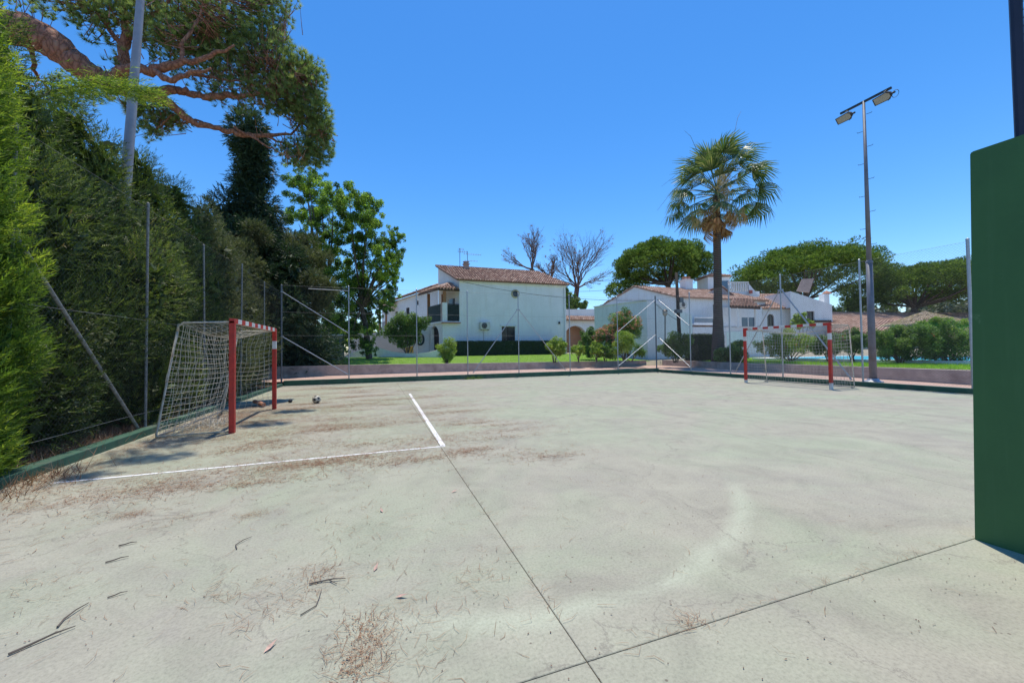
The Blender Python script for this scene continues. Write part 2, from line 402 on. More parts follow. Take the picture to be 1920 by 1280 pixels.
def line_mat():
    m, nt, b = new_mat('worn_white_line'); n = noise(nt, 9, 9, .75); r = ramp(nt, n.outputs[0], [(.56, .0), (.66, 1.0)])
    b.inputs['Base Color'].default_value = (.78, .77, .74, 1); b.inputs['Roughness'].default_value = .7
    t = N(nt, 'ShaderNodeBsdfTransparent'); mx = N(nt, 'ShaderNodeMixShader')
    nt.links.new(r.outputs[0], mx.inputs[0]); nt.links.new(b.outputs[0], mx.inputs[1]); nt.links.new(t.outputs[0], mx.inputs[2])
    nt.links.new(mx.outputs[0], nt.nodes['Material Output'].inputs[0]); return m
M['line'] = line_mat()
M['joint'] = simple('joint_dirt', (.16, .13, .085), .95, var=.3, scale=20)
M['kerb'] = simple('green_kerb_paint', (.035, .105, .065), .8, var=.3, scale=4, bmp=.3, dirt=(.10, .12, .09))
def gw_mat():
    m, nt, b = new_mat('green_wall_paint'); tc = N(nt, 'ShaderNodeTexCoord'); ob = tc.outputs['Object']
    a = noise(nt, 1.1, 6, .6, vec=ob); r = ramp(nt, a.outputs[0], [(.3, (.034, .115, .038)), (.7, (.045, .145, .046))])
    mp = N(nt, 'ShaderNodeMapping'); mp.inputs['Scale'].default_value = (3, 14, .7); nt.links.new(ob, mp.inputs[0])
    st = noise(nt, 1.6, 5, .6, vec=mp.outputs[0]); sr = ramp(nt, st.outputs[0], [(.52, .0), (.75, .35)]); c = mix(nt, sr.outputs[0], r.outputs[0], (.055, .15, .06))
    sp = noise(nt, 7, 8, .75, vec=ob); pr = ramp(nt, sp.outputs[0], [(.64, .0), (.7, .5)]); c = mix(nt, pr.outputs[0], c, (.1, .2, .1))
    nt.links.new(c, b.inputs['Base Color']); b.inputs['Roughness'].default_value = .7
    f = noise(nt, 60, 4, .6, vec=ob); bump(nt, f.outputs[0], .35, .006, b); return m
M['green_wall'] = gw_mat()
M['path'] = simple('pink_paving', (.5, .34, .27), .9, var=.18, scale=2.5, bmp=.4, dirt=(.4, .27, .2))
M['lowwall'] = simple('weathered_low_wall', (.42, .36, .32), .95, var=.3, scale=2.4, bmp=.6, dirt=(.24, .19, .17))
M['soil'] = simple('dry_soil', (.2, .13, .085), .98, var=.45, scale=3, bmp=.9, dirt=(.26, .17, .11))
M['ground'] = simple('dry_ground', (.32, .28, .2), .95, var=.2, scale=.5, bmp=.3)
M['lawn'] = simple('lawn_earth', (.2, .32, .05), .95, var=.3, scale=2, bmp=.4)
M['water'] = simple('pool_water', (.05, .48, .62), .35, var=.1, scale=2, bmp=.2)
M['ramp'] = simple('pale_lane_concrete', (.5, .47, .44), .9, var=.1, scale=.8)
M['pole_wood'] = simple('tarred_pole_wood', (.014, .012, .012), .8)
M['cable'] = simple('black_cable', (.03, .03, .03), .7)
M['panel'] = simple('brown_tilted_panel', (.3, .22, .18), .6, var=.2, scale=3)

# ---------------------------------------------------------------- the ground
def tz(x, y):
    d = max(x - 20.6, y - 23.85)
    if y < 23.85 and x < 20.6 or (x < -6 and y < 30): d = min(d, 0) if not (x < -6 and y < 30) else min(d, 0)
    if d <= 0: return -.07
    dx = x - 20.6; dy = y - 23.85; return min(.5, d * 2.0) + min(max(dy - .25, 0) * .052 + max(dx - .25, 0) * (.012 if dx < 14 else .03), .62)
def grid(name, xs, ys, zf, mat, parent=None):
    mb = MB(); nx, ny = len(xs), len(ys)
    mb.v = [(x, y, zf(x, y)) for y in ys for x in xs]
    for j in range(ny - 1):
        for i in range(nx - 1):
            a = j * nx + i; mb.f.append((a, a + 1, a + nx + 1, a + nx)); mb.m.append(0)
    return mb.build(name, mat, parent, smooth=True)
gx = [-2500, -600, -150, -60, -30, -12, -6.01, -6, -2, 4, 12, 18, 20.6, 20.85, 23, 26, 29, 33, 40, 60, 90, 200, 700, 2500]
gy = [-2500, -600, -100, -20, 0, 8, 16, 22, 23.85, 24.1, 26, 28, 30, 32, 34, 36.5, 40, 60, 100, 200, 700, 3500]
tag(grid('ground', gx, gy, tz, M['ground']), kind='structure')
def soilz(x, y): return .035 + .03 * math.sin(x * 2.1 + y * 1.3) + .02 * math.sin(y * 4.1 - x * 3)
tag(grid('soil_bed', list(np.linspace(-16, -4.02, 36)), list(np.linspace(-3, 23.5, 70)), soilz, M['soil']), kind='structure')

# court: bedding strip and concrete slabs with open joints
court = MB(); court.box((6.25, 5.5, -.0325), (20.3, 28.2, .05)); court = tag(court.build('court', M['joint']), kind='structure')
jx = [-3.9, .92, 5.6, 10.27, 14.93, 16.38]; jy = [-7.2, -2.8, 1.62, 6.0, 10.4, 14.85, 19.58]
for i in range(len(jx) - 1):
    for j in range(len(jy) - 1):
        g_ = .0026 if i == 0 or j < 4 else .002
        mb = MB(); x0, x1, y0, y1 = jx[i] + g_, jx[i + 1] - g_, jy[j] + g_, jy[j + 1] - g_
        c = .003
        mb._add([(x0, y0, -.018), (x1, y0, -.018), (x1, y1, -.018), (x0, y1, -.018), (x0, y0, -c), (x1, y0, -c), (x1, y1, -c), (x0, y1, -c),
                 (x0 + c, y0 + c, 0), (x1 - c, y0 + c, 0), (x1 - c, y1 - c, 0), (x0 + c, y1 - c, 0)],
                [(0, 1, 5, 4), (1, 2, 6, 5), (2, 3, 7, 6), (3, 0, 4, 7), (4, 5, 9, 8), (5, 6, 10, 9), (6, 7, 11, 10), (7, 4, 8, 11), (8, 9, 10, 11)])
        mb.build('concrete_slab', M['court'], court)
def strip(x0, y0, x1, y1, w):
    a = Vector((x0, y0, .004)); b = Vector((x1, y1, .004)); d = (b - a).normalized(); n = Vector((-d.y, d.x, 0)) * w / 2
    mb = MB(); mb.quad(a - n, b - n, b + n, a + n); return mb.build('painted_line', M['line'], court)
strip(-3.5, 5.955, .99, 5.955, .055); strip(.965, 6.0, 1.09, 13.8, .075)

# kerbs of green painted concrete
kb = MB(); kb.box((-3.98, 8.2, .035), (.2, 22.6, .17))
tag(kb.build('kerb', M['kerb'], bevel=.012), kind='structure')
kb = MB(); kb.box((6.31, 19.69, .07), (20.38, .22, .32)); tag(kb.build('kerb', M['kerb'], bevel=.012), kind='structure')
kb = MB(); kb.box((16.5, 6.19, .05), (.22, 26.78, .22)); tag(kb.build('kerb', M['kerb'], bevel=.012), kind='structure')

def pathz(x, y): return .05 + .13 * min(max((y - 6) / 16, 0), 1)
tag(grid('path', [-6, 0, 6, 12, 16.4], [19.81, 21, 22.5, 24.2], lambda x, y: .18, M['path']), kind='structure')
tag(grid('side_path', [16.62, 18, 19.5, 21.3], [-8, 0, 6, 10, 14, 18, 22, 24.2], pathz, M['path']), kind='structure')

def wall_strip(name, pts, tops, base, t, mat, label):
    mb = MB()
    for i in range(len(pts) - 1):
        a = Vector((*pts[i], 0)); b = Vector((*pts[i + 1], 0)); d = (b - a).normalized(); n = Vector((-d.y, d.x, 0)) * t
        vs = []
        for p, tp in ((a, tops[i]), (b, tops[i + 1])):
            vs += [p + Vector((0, 0, base)), p + n + Vector((0, 0, base)), p + n + Vector((0, 0, tp)), p + Vector((0, 0, tp))]
        mb._add(vs, [(0, 4, 7, 3), (1, 2, 6, 5), (3, 7, 6, 2), (0, 3, 2, 1), (4, 5, 6, 7)])
    return tag(mb.build(name, mat), label, 'wall')
wall_strip('low_wall', [(-6, 23.45), (-.15, 23.6), (8, 23.78), (19.12, 24.04)], [.76, .74, .66, .56], 0, .28, M['lowwall'],
           'weathered pinkish low garden wall holding up the lawn behind the far fence')
wall_strip('low_wall', [(20.45, 23.9), (19.75, 16.1), (19.2, 7.3), (18.9, -6)][::-1], [.55, .55, .56, .58], 0, -.25, M['lowwall'],
           'long weathered low wall beside the path to the right of the far goal')

# ---------------------------------------------------------------- chain-link fences
def chainlink(root, p0, p1, z0, z1, pitch=.075, r=.0019, mat=None):
    p0 = np.array([p0[0], p0[1], 0.]); p1 = np.array([p1[0], p1[1], 0.]); L = np.linalg.norm(p1 - p0); u = (p1 - p0) / L
    nrm = np.array([-u[1], u[0], 0]); H = z1 - z0; segs = []
    for sg in (1, -1):
        for k in np.arange(-H, L + H, pitch):
            a0, a1 = k, k + sg * H
            t0, t1 = 0.0, 1.0
            if sg > 0:
                if a0 < 0: t0 = -a0 / H
                if a1 > L: t1 = (L - a0) / H
            else:
                if a0 > L: t0 = (a0 - L) / H
                if a1 < 0: t1 = a0 / H
            if t1 - t0 < .01 or t0 > 1 or t1 < 0: continue
            segs.append((p0 + u * (a0 + sg * H * t0) + [0, 0, z0 + H * t0], p0 + u * (a0 + sg * H * t1) + [0, 0, z0 + H * t1]))
    segs = np.array(segs); A, B = segs[:, 0], segs[:, 1]; d = unit(B - A); s = np.cross(d, nrm)
    o = [nrm * r, -nrm * r * .5 + s * r * .87, -nrm * r * .5 - s * r * .87]
    q = [np.stack([A + o[i], A + o[(i + 1) % 3], B + o[(i + 1) % 3], B + o[i]], 1) for i in range(3)]
    ob = np_mesh('chain_link_mesh', np.concatenate(q), 4, mat or M['galv'], root); ob['kind'] = 'stuff'; return ob
def post(root, x, y, z0, z1, r=.027, mat=None, lean=(0, 0)):
    mb = MB(); mb.tube([(x, y, z0), (x + lean[0], y + lean[1], z1)], r, 10); mb.lathe([(r * 1.15, -.01), (r * 1.15, .02), (.004, .045)], (x + lean[0], y + lean[1], z1), 10)
    return mb.build('post', mat or M['galv'], root, smooth=False)
def brace(root, a, b, r=.021, mat=None):
    mb = MB(); mb.tube([a, b], r, 8); mb.box((a[0], a[1], a[2]), (.09, .09, .06)); return mb.build('brace', mat or M['galv'], root)
def wires(root, p0, p1, zs, r=.0035):
    for z in zs:
        mb = MB(); n = 14; pts = []
        for i in range(n + 1):
            t = i / n; pts.append((p0[0] + (p1[0] - p0[0]) * t, p0[1] + (p1[1] - p0[1]) * t, z - .02 * math.sin(t * math.pi * 6) ** 2))
        mb.tube(pts, r, 4); mb.build('tension_wire', M['galv_dark'], root)

ZF = 4.55
ff = tag(empty('chain_link_fence', (6, 19.66, .22)), 'tall chain-link fence along the far side of the court in front of the white house', 'fence')
for x in (-1.2, 1.91, 4.48, 7.3, 10.4, 13.6): post(ff, x, 19.66, .2, ZF)
post(ff, 16.45, 19.72, .2, 4.7, .04, M['galv_dark'])
brace(ff, (7.25, 19.66, 3.65), (4.75, 19.66, .3)); brace(ff, (7.35, 19.66, 3.65), (10.1, 19.66, .3))
brace(ff, (16.4, 19.68, 4.45), (13.6, 19.66, 2.45)); brace(ff, (16.4, 19.68, 2.3), (13.65, 19.66, .45))
brace(ff, (-3.95, 19.66, 4.2), (-1.2, 19.66, 2.35)); brace(ff, (-3.95, 19.66, 2.2), (-1.2, 19.66, .4))
mb = MB(); mb.tube([(-1.2, 19.66, 4.35), (-2.9, 19.66, 4.38)], .02, 6); mb.build('brace', M['galv'], ff)
chainlink(ff, (-3.95, 19.69), (16.4, 19.69), .24, ZF - .05, .085, .0007, M['galv_dark'])
wires(ff, (-3.95, 19.67), (16.4, 19.67), (ZF - .05, 3.3, 2.25, .45), .003)

lf = tag(empty('chain_link_fence', (-4.02, 8, .12)), 'chain-link fence with speckled posts tangled in the cypress hedge left of the near goal', 'fence')
for i, y in enumerate((3.2, 6.2, 9.1, 11.75, 14.45, 17.2)):
    post(lf, -4.06, y, .1, 4.3 - (.1 if i % 2 else 0), .022, M['post_old'], ((-.05, .03, 0)[i % 3], .03))
post(lf, -3.98, 19.7, .1, 4.5, .035, M['galv_dark'])
brace(lf, (-4.06, 6.25, 2.95), (-4.06, 8.85, .15), .024, M['post_old'])
chainlink(lf, (-4.02, 2.0), (-4.02, 19.6), .12, 4.2, .075, .0004, M['galv_dark'])
wires(lf, (-4.02, 2.0), (-4.02, 19.6), (4.2, 2.1, .4), .003)

rf = tag(empty('chain_link_fence', (16.5, 12, .16)), 'tall chain-link fence behind the far goal running up to the green wall', 'fence')
for y in (17.0, 14.45, 11.85, 8.95, 6.23, 3.4): post(rf, 16.5, y, .14, ZF, .03 if y != 6.23 else .04)
brace(rf, (16.5, 19.5, 4.45), (16.5, 17.05, 2.7)); brace(rf, (16.5, 19.5, 2.1), (16.5, 17.05, .4))
brace(rf, (16.5, 11.9, 3.9), (16.5, 14.2, .25)); brace(rf, (16.5, 11.8, 3.9), (16.5, 9.3, .2), .03)
chainlink(rf, (16.5, 2.0), (16.5, 19.6), .18, ZF - .06, .085, .0015, M['galv_dark'])
wires(rf, (16.5, 2.0), (16.5, 19.6), (ZF - .05, 2.25, .4), .003)

# ---------------------------------------------------------------- goals
def bar_strip(mb, p, q, w, bands):
    """square bar from p to q made of painted lengths; bands = [(t0,t1,mat)]"""
    p = Vector(p); q = Vector(q); d = q - p; L = d.length; u = d / L
    a = Vector((1, 0, 0)) if abs(u.x) < .9 else Vector((0, 1, 0)); b = u.cross(a).normalized()
    for t0, t1, mi in bands:
        mb.mi = mi; mb.obox(p + u * (L * t0) - a * w / 2 - b * w / 2, a * w, b * w, u * (L * (t1 - t0)))
def net_surface(mb, P, nu, nv, r=.003):
    """P(u,v)->Vector ; cords along both directions"""
    gu = [[P(i / nu, j / nv) for j in range(nv + 1)] for i in range(nu + 1)]
    for i in range(nu + 1): mb.tube(gu[i], r, 3, cap=False)
    for j in range(nv + 1): mb.tube([gu[i][j] for i in range(nu + 1)], r, 3, cap=False)
def goal(X, sx, y0, y1, H, Hn, dtop, dbase, label, left):
    root = tag(empty('football_goal', (X, (y0 + y1) / 2, 0)), label, 'goal', 'football goals of the court')
    w = .09; mats = [M['red'], M['white_paint']]
    for y in (y0, y1):
        mb = MB()
        if left and y == y0: bands = [(0, .86, 0), (.86, .86 + .0001, 1), (.8601, 1, 0)]; bands = [(0, 1, 0)]
        elif left: bands = [(0, .76, 0), (.76, .86, 1), (.86, 1, 0)]
        else: bands = [(0, .10, 1), (.10, .76, 0), (.76, .86, 1), (.86, 1, 0)] if y == y0 else [(0, .05, 1), (.05, .78, 0), (.78, .86, 1), (.86, 1, 0)]
        bar_strip(mb, (X, y, .0), (X, y, H), w, bands); mb.build('post', mats, root, bevel=.006)
    mb = MB(); n = 15; k = [(i / n, (i + 1) / n, 0 if i % 2 == 0 else 1) for i in range(n)]
    bar_strip(mb, (X, y0 - w / 2, H + w / 2 - .045), (X, y1 + w / 2, H + w / 2 - .045), w - .003, k); mb.build('crossbar', mats, root, bevel=.005)
    fr = [M['rust_white']]
    for y in (y0, y1):
        mb = MB(); Xb, Xt = X + sx * dbase, X + sx * dtop
        mb.tube([(X, y, H - .02), (Xt + -sx * .08, y, Hn + .02), (Xt, y, Hn - .05), (Xt + sx * .01, y, Hn - .14)], .018, 8)
        mb.tube([(Xt + sx * .01, y, Hn - .14), (Xb, y, .06), (Xb - sx * .03, y, .025), (Xb - sx * .15, y, .02)], .018, 8)
        mb.build('back_stay', M['rust_white'] if left is False or y == y0 else M['rust_white'], root, smooth=True)
    mb = MB(); mb.tube([(X + sx * dbase, y0, .03), (X + sx * dbase, y1, .03)], .016, 6); mb.build('ground_bar', M['galv_dark'], root)
    if left:
        mb = MB(); mb.tube([(X, y0, .03), (X + sx * dbase, y0, .03)], .018, 6); mb.build('ground_bar', M['rust_white'], root)
    # net: roof, back and two sides
    mb = MB(); rr = .0034 if left else .0045
    def sag(a): return math.sin(math.pi * a)
    def back(u, v):
        y = y0 + (y1 - y0) * u; bulge = .25 * sag(u) * sag(v)
        x = X + sx * (dtop * 0.98 * (1 - v) + dbase * v - bulge * .9 - .15 * v * v * sag(u))
        z = Hn * (1 - v) + .06 * v - .16 * sag(u) * (1 - v) ** 2 + .0
        return Vector((x + .02 * math.sin(u * 31 + v * 9), y + .02 * math.sin(v * 23 + u * 5), max(z, .02)))
    def roof(u, v):
        y = y0 + (y1 - y0) * u
        a = Vector((X, y, H - .03)); b = back(u, 0)
        return a.lerp(b, v) - Vector((0, 0, .1 * sag(v) * (0.3 + sag(u))))
    net_surface(mb, back, 28, 17, rr); net_surface(mb, roof, 28, 8, rr)
    for y, s in ((y0, 1), (y1, -1)):
        def side(u, v, y=y, s=s):
            top = Vector((X, y, H)).lerp(Vector((X + sx * dtop, y, Hn)), u); bot = Vector((X + sx * .02, y, .1)).lerp(Vector((X + sx * dbase, y, .04)), u)
            p = top.lerp(bot, v); p.y += s * (.12 * sag(u) * sag(v) + .05 * v * sag(u)); p.z -= .10 * math.sin(math.pi * u) * (1 - v)
            p.x += .03 * math.sin(v * 14 + u * 4) * sag(u); return p
        net_surface(mb, side, 9, 18, rr)
    if left:   # slack net heaped in the corner on the ground
        for k in range(60):
            c = Vector((X + sx * (.35 + random.random() * .7), y0 + .1 + random.random() * 1.2, .0)); pts = []
            for i in range(7):
                a = random.random() * 6.28; c = c + Vector((math.cos(a) * .07, math.sin(a) * .09, 0)); pts.append(c + Vector((0, 0, .015 + random.random() * .16)))
            mb.tube(pts, .003, 3, cap=False)
    mb.build('net', M['net'], root)
    return root
goal(-2.5, -1, 8.45, 11.58, 2.06, 2.0, .82, 1.12, 'red goal with a worn sagging net close to the cypress hedge on the left', True)
goal(14.4, 1, 8.72, 11.89, 2.2, 2.15, 1.02, 1.2, 'red and white banded goal before the fence near the floodlight pole on the right', False)

# ---------------------------------------------------------------- green wall and its fence post
mb = MB()
prof = [(1.61, 0), (1.555, 2.868), (1.55, 2.88), (1.538, 2.885), (-3.2, 2.885), (-3.2, 0)]
vs = [(4.2, y, z) for y, z in prof] + [(4.5, y, z) for y, z in prof]; n_ = len(prof)
mb._add(vs, [tuple(range(n_)), tuple(range(n_, 2 * n_))[::-1]] + [(i, (i + 1) % n_, n_ + (i + 1) % n_, n_ + i)[::-1] for i in range(n_)])
gw = tag(mb.build('green_wall', M['green_wall']), 'tall smooth dark green wall standing at the right edge of the court', 'wall')
wp = tag(empty('ball_stop_fence', (4.36, 1.3, 2.88)), 'dark steel post with netting rising from the top of the green wall', 'fence')
post(wp, 4.36, 1.36, 2.88, 6.6, .032, M['navy']); post(wp, 4.36, -1.6, 2.88, 6.6, .032, M['navy'])
chainlink(wp, (4.36, 1.36), (4.36, -1.6), 2.9, 6.5, .06, .0015, M['navy'])
wires(wp, (4.36, 1.36), (4.36, -1.6), (6.5, 4.2, 2.95), .004)

# ---------------------------------------------------------------- floodlight poles
def flood_head(root, c, yaw, tilt, roll=0.0):
    """lamp hanging from the arm, glass turned down towards the court"""
    R = Matrix.Rotation(yaw, 3, 'Z') @ Matrix.Rotation(tilt, 3, 'Y') @ Matrix.Rotation(roll, 3, 'X'); c = Vector(c)
    def T(p): return c + R @ Vector(p)
    mb = MB(); prof = [(-.26, -.13), (.18, -.15), (.28, -.07), (.28, .07), (.18, .15), (-.26, .13)]
    vs = [T((x, y, .06)) for x, y in prof] + [T((x * .9, y * .9, -.06)) for x, y in prof]; k = len(prof)
    mb._add(vs, [tuple(range(k)), tuple(range(k, 2 * k))[::-1]] + [(i, (i + 1) % k, k + (i + 1) % k, k + i)[::-1] for i in range(k)])
    mb.tube([T((.28, 0, 0)), T((.37, 0, .02))], .035, 6)
    h = mb.build('floodlight', M['dark'], root)
    g2 = MB(); vs = [T((x * .86, y * .82, .068)) for x, y in prof]; g2.poly(vs)
    g2.build('lens', M['lamp_glass'], h); 
    g3 = MB(); g3.tube([T((.1, -.17, 0)), T((.1, -.17, -.16)), T((.1, 0, -.18)), T((.1, .17, -.16)), T((.1, .17, 0))], .012, 5); g3.build('bracket', M['dark'], h)
    return h
PX, PY = 17.55, 9.2
lp = tag(empty('floodlight_pole', (PX, PY, .08)), 'tall grey steel pole with two floodlights standing behind the far goal', 'light pole')
mb = MB(); mb.lathe([(.30, -.02), (.30, .05), (.2, .09), (.15, .16)], (PX, PY, .07), 14); mb.build('base', M['galv'], lp)
mb = MB(); mb.tube([(PX, PY, .1), (PX, PY, 2.6), (PX, PY, 4.6)], [.118, .108, .1], 14); mb.build('lower_pole', M['pole'], lp, smooth=True)
mb = MB(); mb.tube([(PX, PY, 4.55), (PX + .0, PY, 10.75)], [.08, .042], 12); mb.lathe([(.11, -.05), (.11, .03), (.08, .06)], (PX, PY, 4.6), 12); mb.build('pole', M['pole'], lp, smooth=True)
for k in range(12):
    z = 3.4 + k * .62; s = 1 if k % 2 else -1; mb = MB(); d = Vector((.36, -.93, 0)) * s
    mb.tube([Vector((PX, PY, z)) + d * .06, Vector((PX, PY, z)) + d * .21, Vector((PX, PY, z + .03)) + d * .22], .009, 5); mb.build('rung', M['dark'], lp)
tipz = 10.72; A0 = Vector((PX, PY, tipz)); ad = Vector((.0, -1, 0.0)).normalized()
mb = MB(); mb.obox(A0 - ad * .78 - Vector((.035, 0, .035)), ad * 1.62, Vector((.07, 0, 0)), Vector((0, 0, .07))); mb.build('cross_arm', M['dark'], lp)
flood_head(lp, A0 - ad * .60 + Vector((-.08, 0, -.28)), math.radians(-93), 0, math.radians(127))
flood_head(lp, A0 + ad * .62 + Vector((-.08, 0, -.26)), math.radians(-93), 0, math.radians(127))
mb = MB(); mb.tube([A0 + ad * (.98 + .1 * math.cos(a)) + Vector((-.08, 0, -.32 + .13 * math.sin(a))) for a in np.linspace(0, 6.28, 14)], .008, 4); mb.build('cable_loop', M['cable'], lp)
lp2 = tag(empty('floodlight_pole', (-5.05, 10.1, .05)), 'leaning grey metal pole rising out of the cypress hedge in front of the pine branches', 'light pole')
mb = MB(); mb.tube([(-5.05, 10.15, 0), (-5.02, 10.42, 5.0), (-4.97, 10.8, 9.5), (-4.92, 11.0, 12.2)], [.115, .092, .07, .055], 14); mb.build('pole', M['pole_light'], lp2, smooth=True)
mb = MB(); mb.box((-4.92, 11.0, 12.15), (.07, 1.9, .07)); mb.build('cross_arm', M['dark'], lp2)
for s in (-.6, .6): flood_head(lp2, (-4.85, 11.0 + s, 11.9), math.radians(90), 0)
lp2b = MB(); lp2b.tube([(-5.05, 10.4, 5.0), (-4.9, 10.4, 5.03)], .009, 5); lp2b.build('rung', M['dark'], lp2)

# ---------------------------------------------------------------- football and small things on the court
def football(c, r):
    import bmesh
    bm = bmesh.new(); bmesh.ops.create_icosphere(bm, subdivisions=4, radius=r)
    phi = (1 + 5 ** .5) / 2; V12 = [Vector(v).normalized() for v in [(0, s1, s2 * phi) for s1 in (1, -1) for s2 in (1, -1)] + [(s1, s2 * phi, 0) for s1 in (1, -1) for s2 in (1, -1)] + [(s2 * phi, 0, s1) for s1 in (1, -1) for s2 in (1, -1)]]
    for f in bm.faces:
        d = f.calc_center_median().normalized(); m_ = max(d.dot(v) for v in V12); f.material_index = 1 if m_ > .94 else 0; f.smooth = True
    me = bpy.data.meshes.new('football'); bm.to_mesh(me); bm.free()
    me.materials.append(simple('worn_ball_leather', (.5, .46, .36), .6, var=.25, scale=20)); me.materials.append(M['dark'])
    o = bpy.data.objects.new('football', me); COL.objects.link(o); o.location = c; o.rotation_euler = (.4, .7, .3); return o
tag(football((-1.62, 12.4, .112), .112), 'scuffed cream and black football lying on the court near the left goal', 'football')
mb = MB(); mb.lathe([(.0, 0), (.035, .01), (.05, .04), (.035, .08), (.0, .11)], (-2.38, 12.9, 0), 9)
for k in range(40):
    a = k * 2.4; z = .01 + .09 * k / 40; r = .05 * math.sin(math.pi * min(.95, .15 + k / 46)); mb.box((-2.38 + math.cos(a) * r, 12.9 + math.sin(a) * r, z), (.02, .014, .012), a)
tag(mb.build('pine_cone', M['dark']), 'small dark pine cone on the court beside the football', 'pine cone')
mb = MB(); mb.tube([(-3.2, 12.6, .12), (-3.02, 12.35, .1), (-2.86, 12.1, .07)], [.055, .06, .055], 9)
tag(mb.build('clay_pipe', M['terracotta']), 'broken reddish clay pipe lying in the litter inside the left goal', 'pipe')

def twig(a, b, r, label, bend=.06, fork=False):
    a = Vector((*a, r + .004)); b = Vector((*b, r + .006)); d = (b - a); n = Vector((-d.y, d.x, 0)).normalized(); mb = MB()
    L = d.length; mb.tube([a, a + d * .33 + n * bend * L, a + d * .66 + n * bend * L * .6 + Vector((0, 0, .006)), b], [r, r * .9, r * .75, r * .4], 6)
    if fork: mb.tube([a + d * .55 + n * bend * L * .7, a + d * .8 - n * .22 * L], [r * .7, r * .4], 5)
    tag(mb.build('twig', M['galv_dark'] if False else MT), label, 'twig', 'fallen twigs on the court')
MT = simple('dark_twig_bark', (.13, .105, .085), .9, var=.4, scale=20)
twig((-1.69, 2.62), (-1.52, 2.76), .006, 'longest dark twig at the bottom left corner of the court', .02)
twig((-1.61, 2.79), (-1.59, 2.99), .005, 'slightly bent dark twig just above the longest one at the bottom left', .1)
twig((-.40, 2.74), (-.19, 2.72), .005, 'forked dark twig among pine needles in the left foreground', .05, True)
twig((-.40, 2.44), (-.32, 2.66), .003, 'thin curved grey twig just below the forked twig', -.2)
twig((-1.79, 3.53), (-1.68, 3.57), .005, 'short straight dark twig in the left foreground below an equally short one', .0)
twig((-1.85, 3.80), (-1.75, 3.82), .005, 'short straight dark twig, the farther one of a pair in the left foreground', .0)
twig((-1.52, 3.02), (-1.44, 3.05), .004, 'tiny dark stick right beside the bent twig at the bottom left', .0)
twig((-.98, 3.42), (-.93, 3.6), .004, 'curled dark twig lying alone on the pale concrete left of centre', .25)

# dry needle litter (nobody could count it)
def litter(name, patches, n_each, L=.11, W=.0028):
    out = []
    for (x, y, rx, ry, w) in patches:
        k = int(n_each * w); P = np.zeros((k, 3)); sd = rng.normal(size=(k, 2)) * (.55 + .8 * rng.random((k, 1)))
        P[:, 0] = x + sd[:, 0] * rx; P[:, 1] = y + sd[:, 1] * ry; P[:, 2] = .004 + rng.random(k) * .012
        ok = (P[:, 0] > -3.85) & (P[:, 0] < 16.2) & (P[:, 1] < 19.4); P = P[ok]; k = len(P)
        a = rng.random(k) * 6.28 * .5 + rng.normal(size=k) * .3; D = np.stack([np.cos(a), np.sin(a), rng.normal(size=k) * .06], 1); D = unit(D)
        q = np.stack([-D[:, 1], D[:, 0], np.zeros(k)], 1); Lk = (L * (.5 + .8 * rng.random(k)))[:, None]; bend = (rng.normal(size=k) * .25)[:, None] * Lk
        wd = W * (.6 + .8 * rng.random(k))[:, None]
        mid = P + D * Lk / 2 + q * bend; e = P + D * Lk
        out.append(np.stack([P, P + q * wd, mid + q * wd, mid], 1)); out.append(np.stack([mid, mid + q * wd, e + q * wd * .4, e], 1))
    V = np.concatenate(out); V[:, :, 2] = np.maximum(V[:, :, 2], .0035)
    o = np_mesh(name, V, 4, M['litter'], None, np.clip(rng.normal(.5, .25, len(V)), 0, 1)); return tag(o, kind='stuff')
near = [(.92, yy, .012, .35, .12) for yy in (2.2, 3.2, 4.2, 5.2)] + [(xx, 1.62, .4, .012, .12) for xx in (1.6, 2.6, 3.5)] + [(-.03, 2.08, .09, .12, .45), (-.10, 1.93, .08, .1, .6), (.0, 2.22, .14, .1, .4), (-.53, 2.51, .14, .08, .3), (-.38, 2.83, .1, .1, .35), (.62, 2.43, .1, .12, .3), (-.83, 2.77, .16, .1, .3),
        (-.3, 2.7, .12, .12, .25), (-1.62, 4.2, .2, .1, .3), (-2.1, 4.48, .1, .06, .6), (-1.04, 4.06, .1, .06, .4), (1.57, 1.64, .05, .04, .2), (-2.05, 3.34, .2, .15, .25), (-1.7, 2.9, .3, .3, .2), (-.2, 3.5, .25, .3, .35), (.2, 2.0, .2, .2, .35), (.1, 2.7, .3, .3, .2)]
tag(litter('needle_litter', near, 210, .095, .0015), 'reddish dry pine needles scattered over the near left concrete')
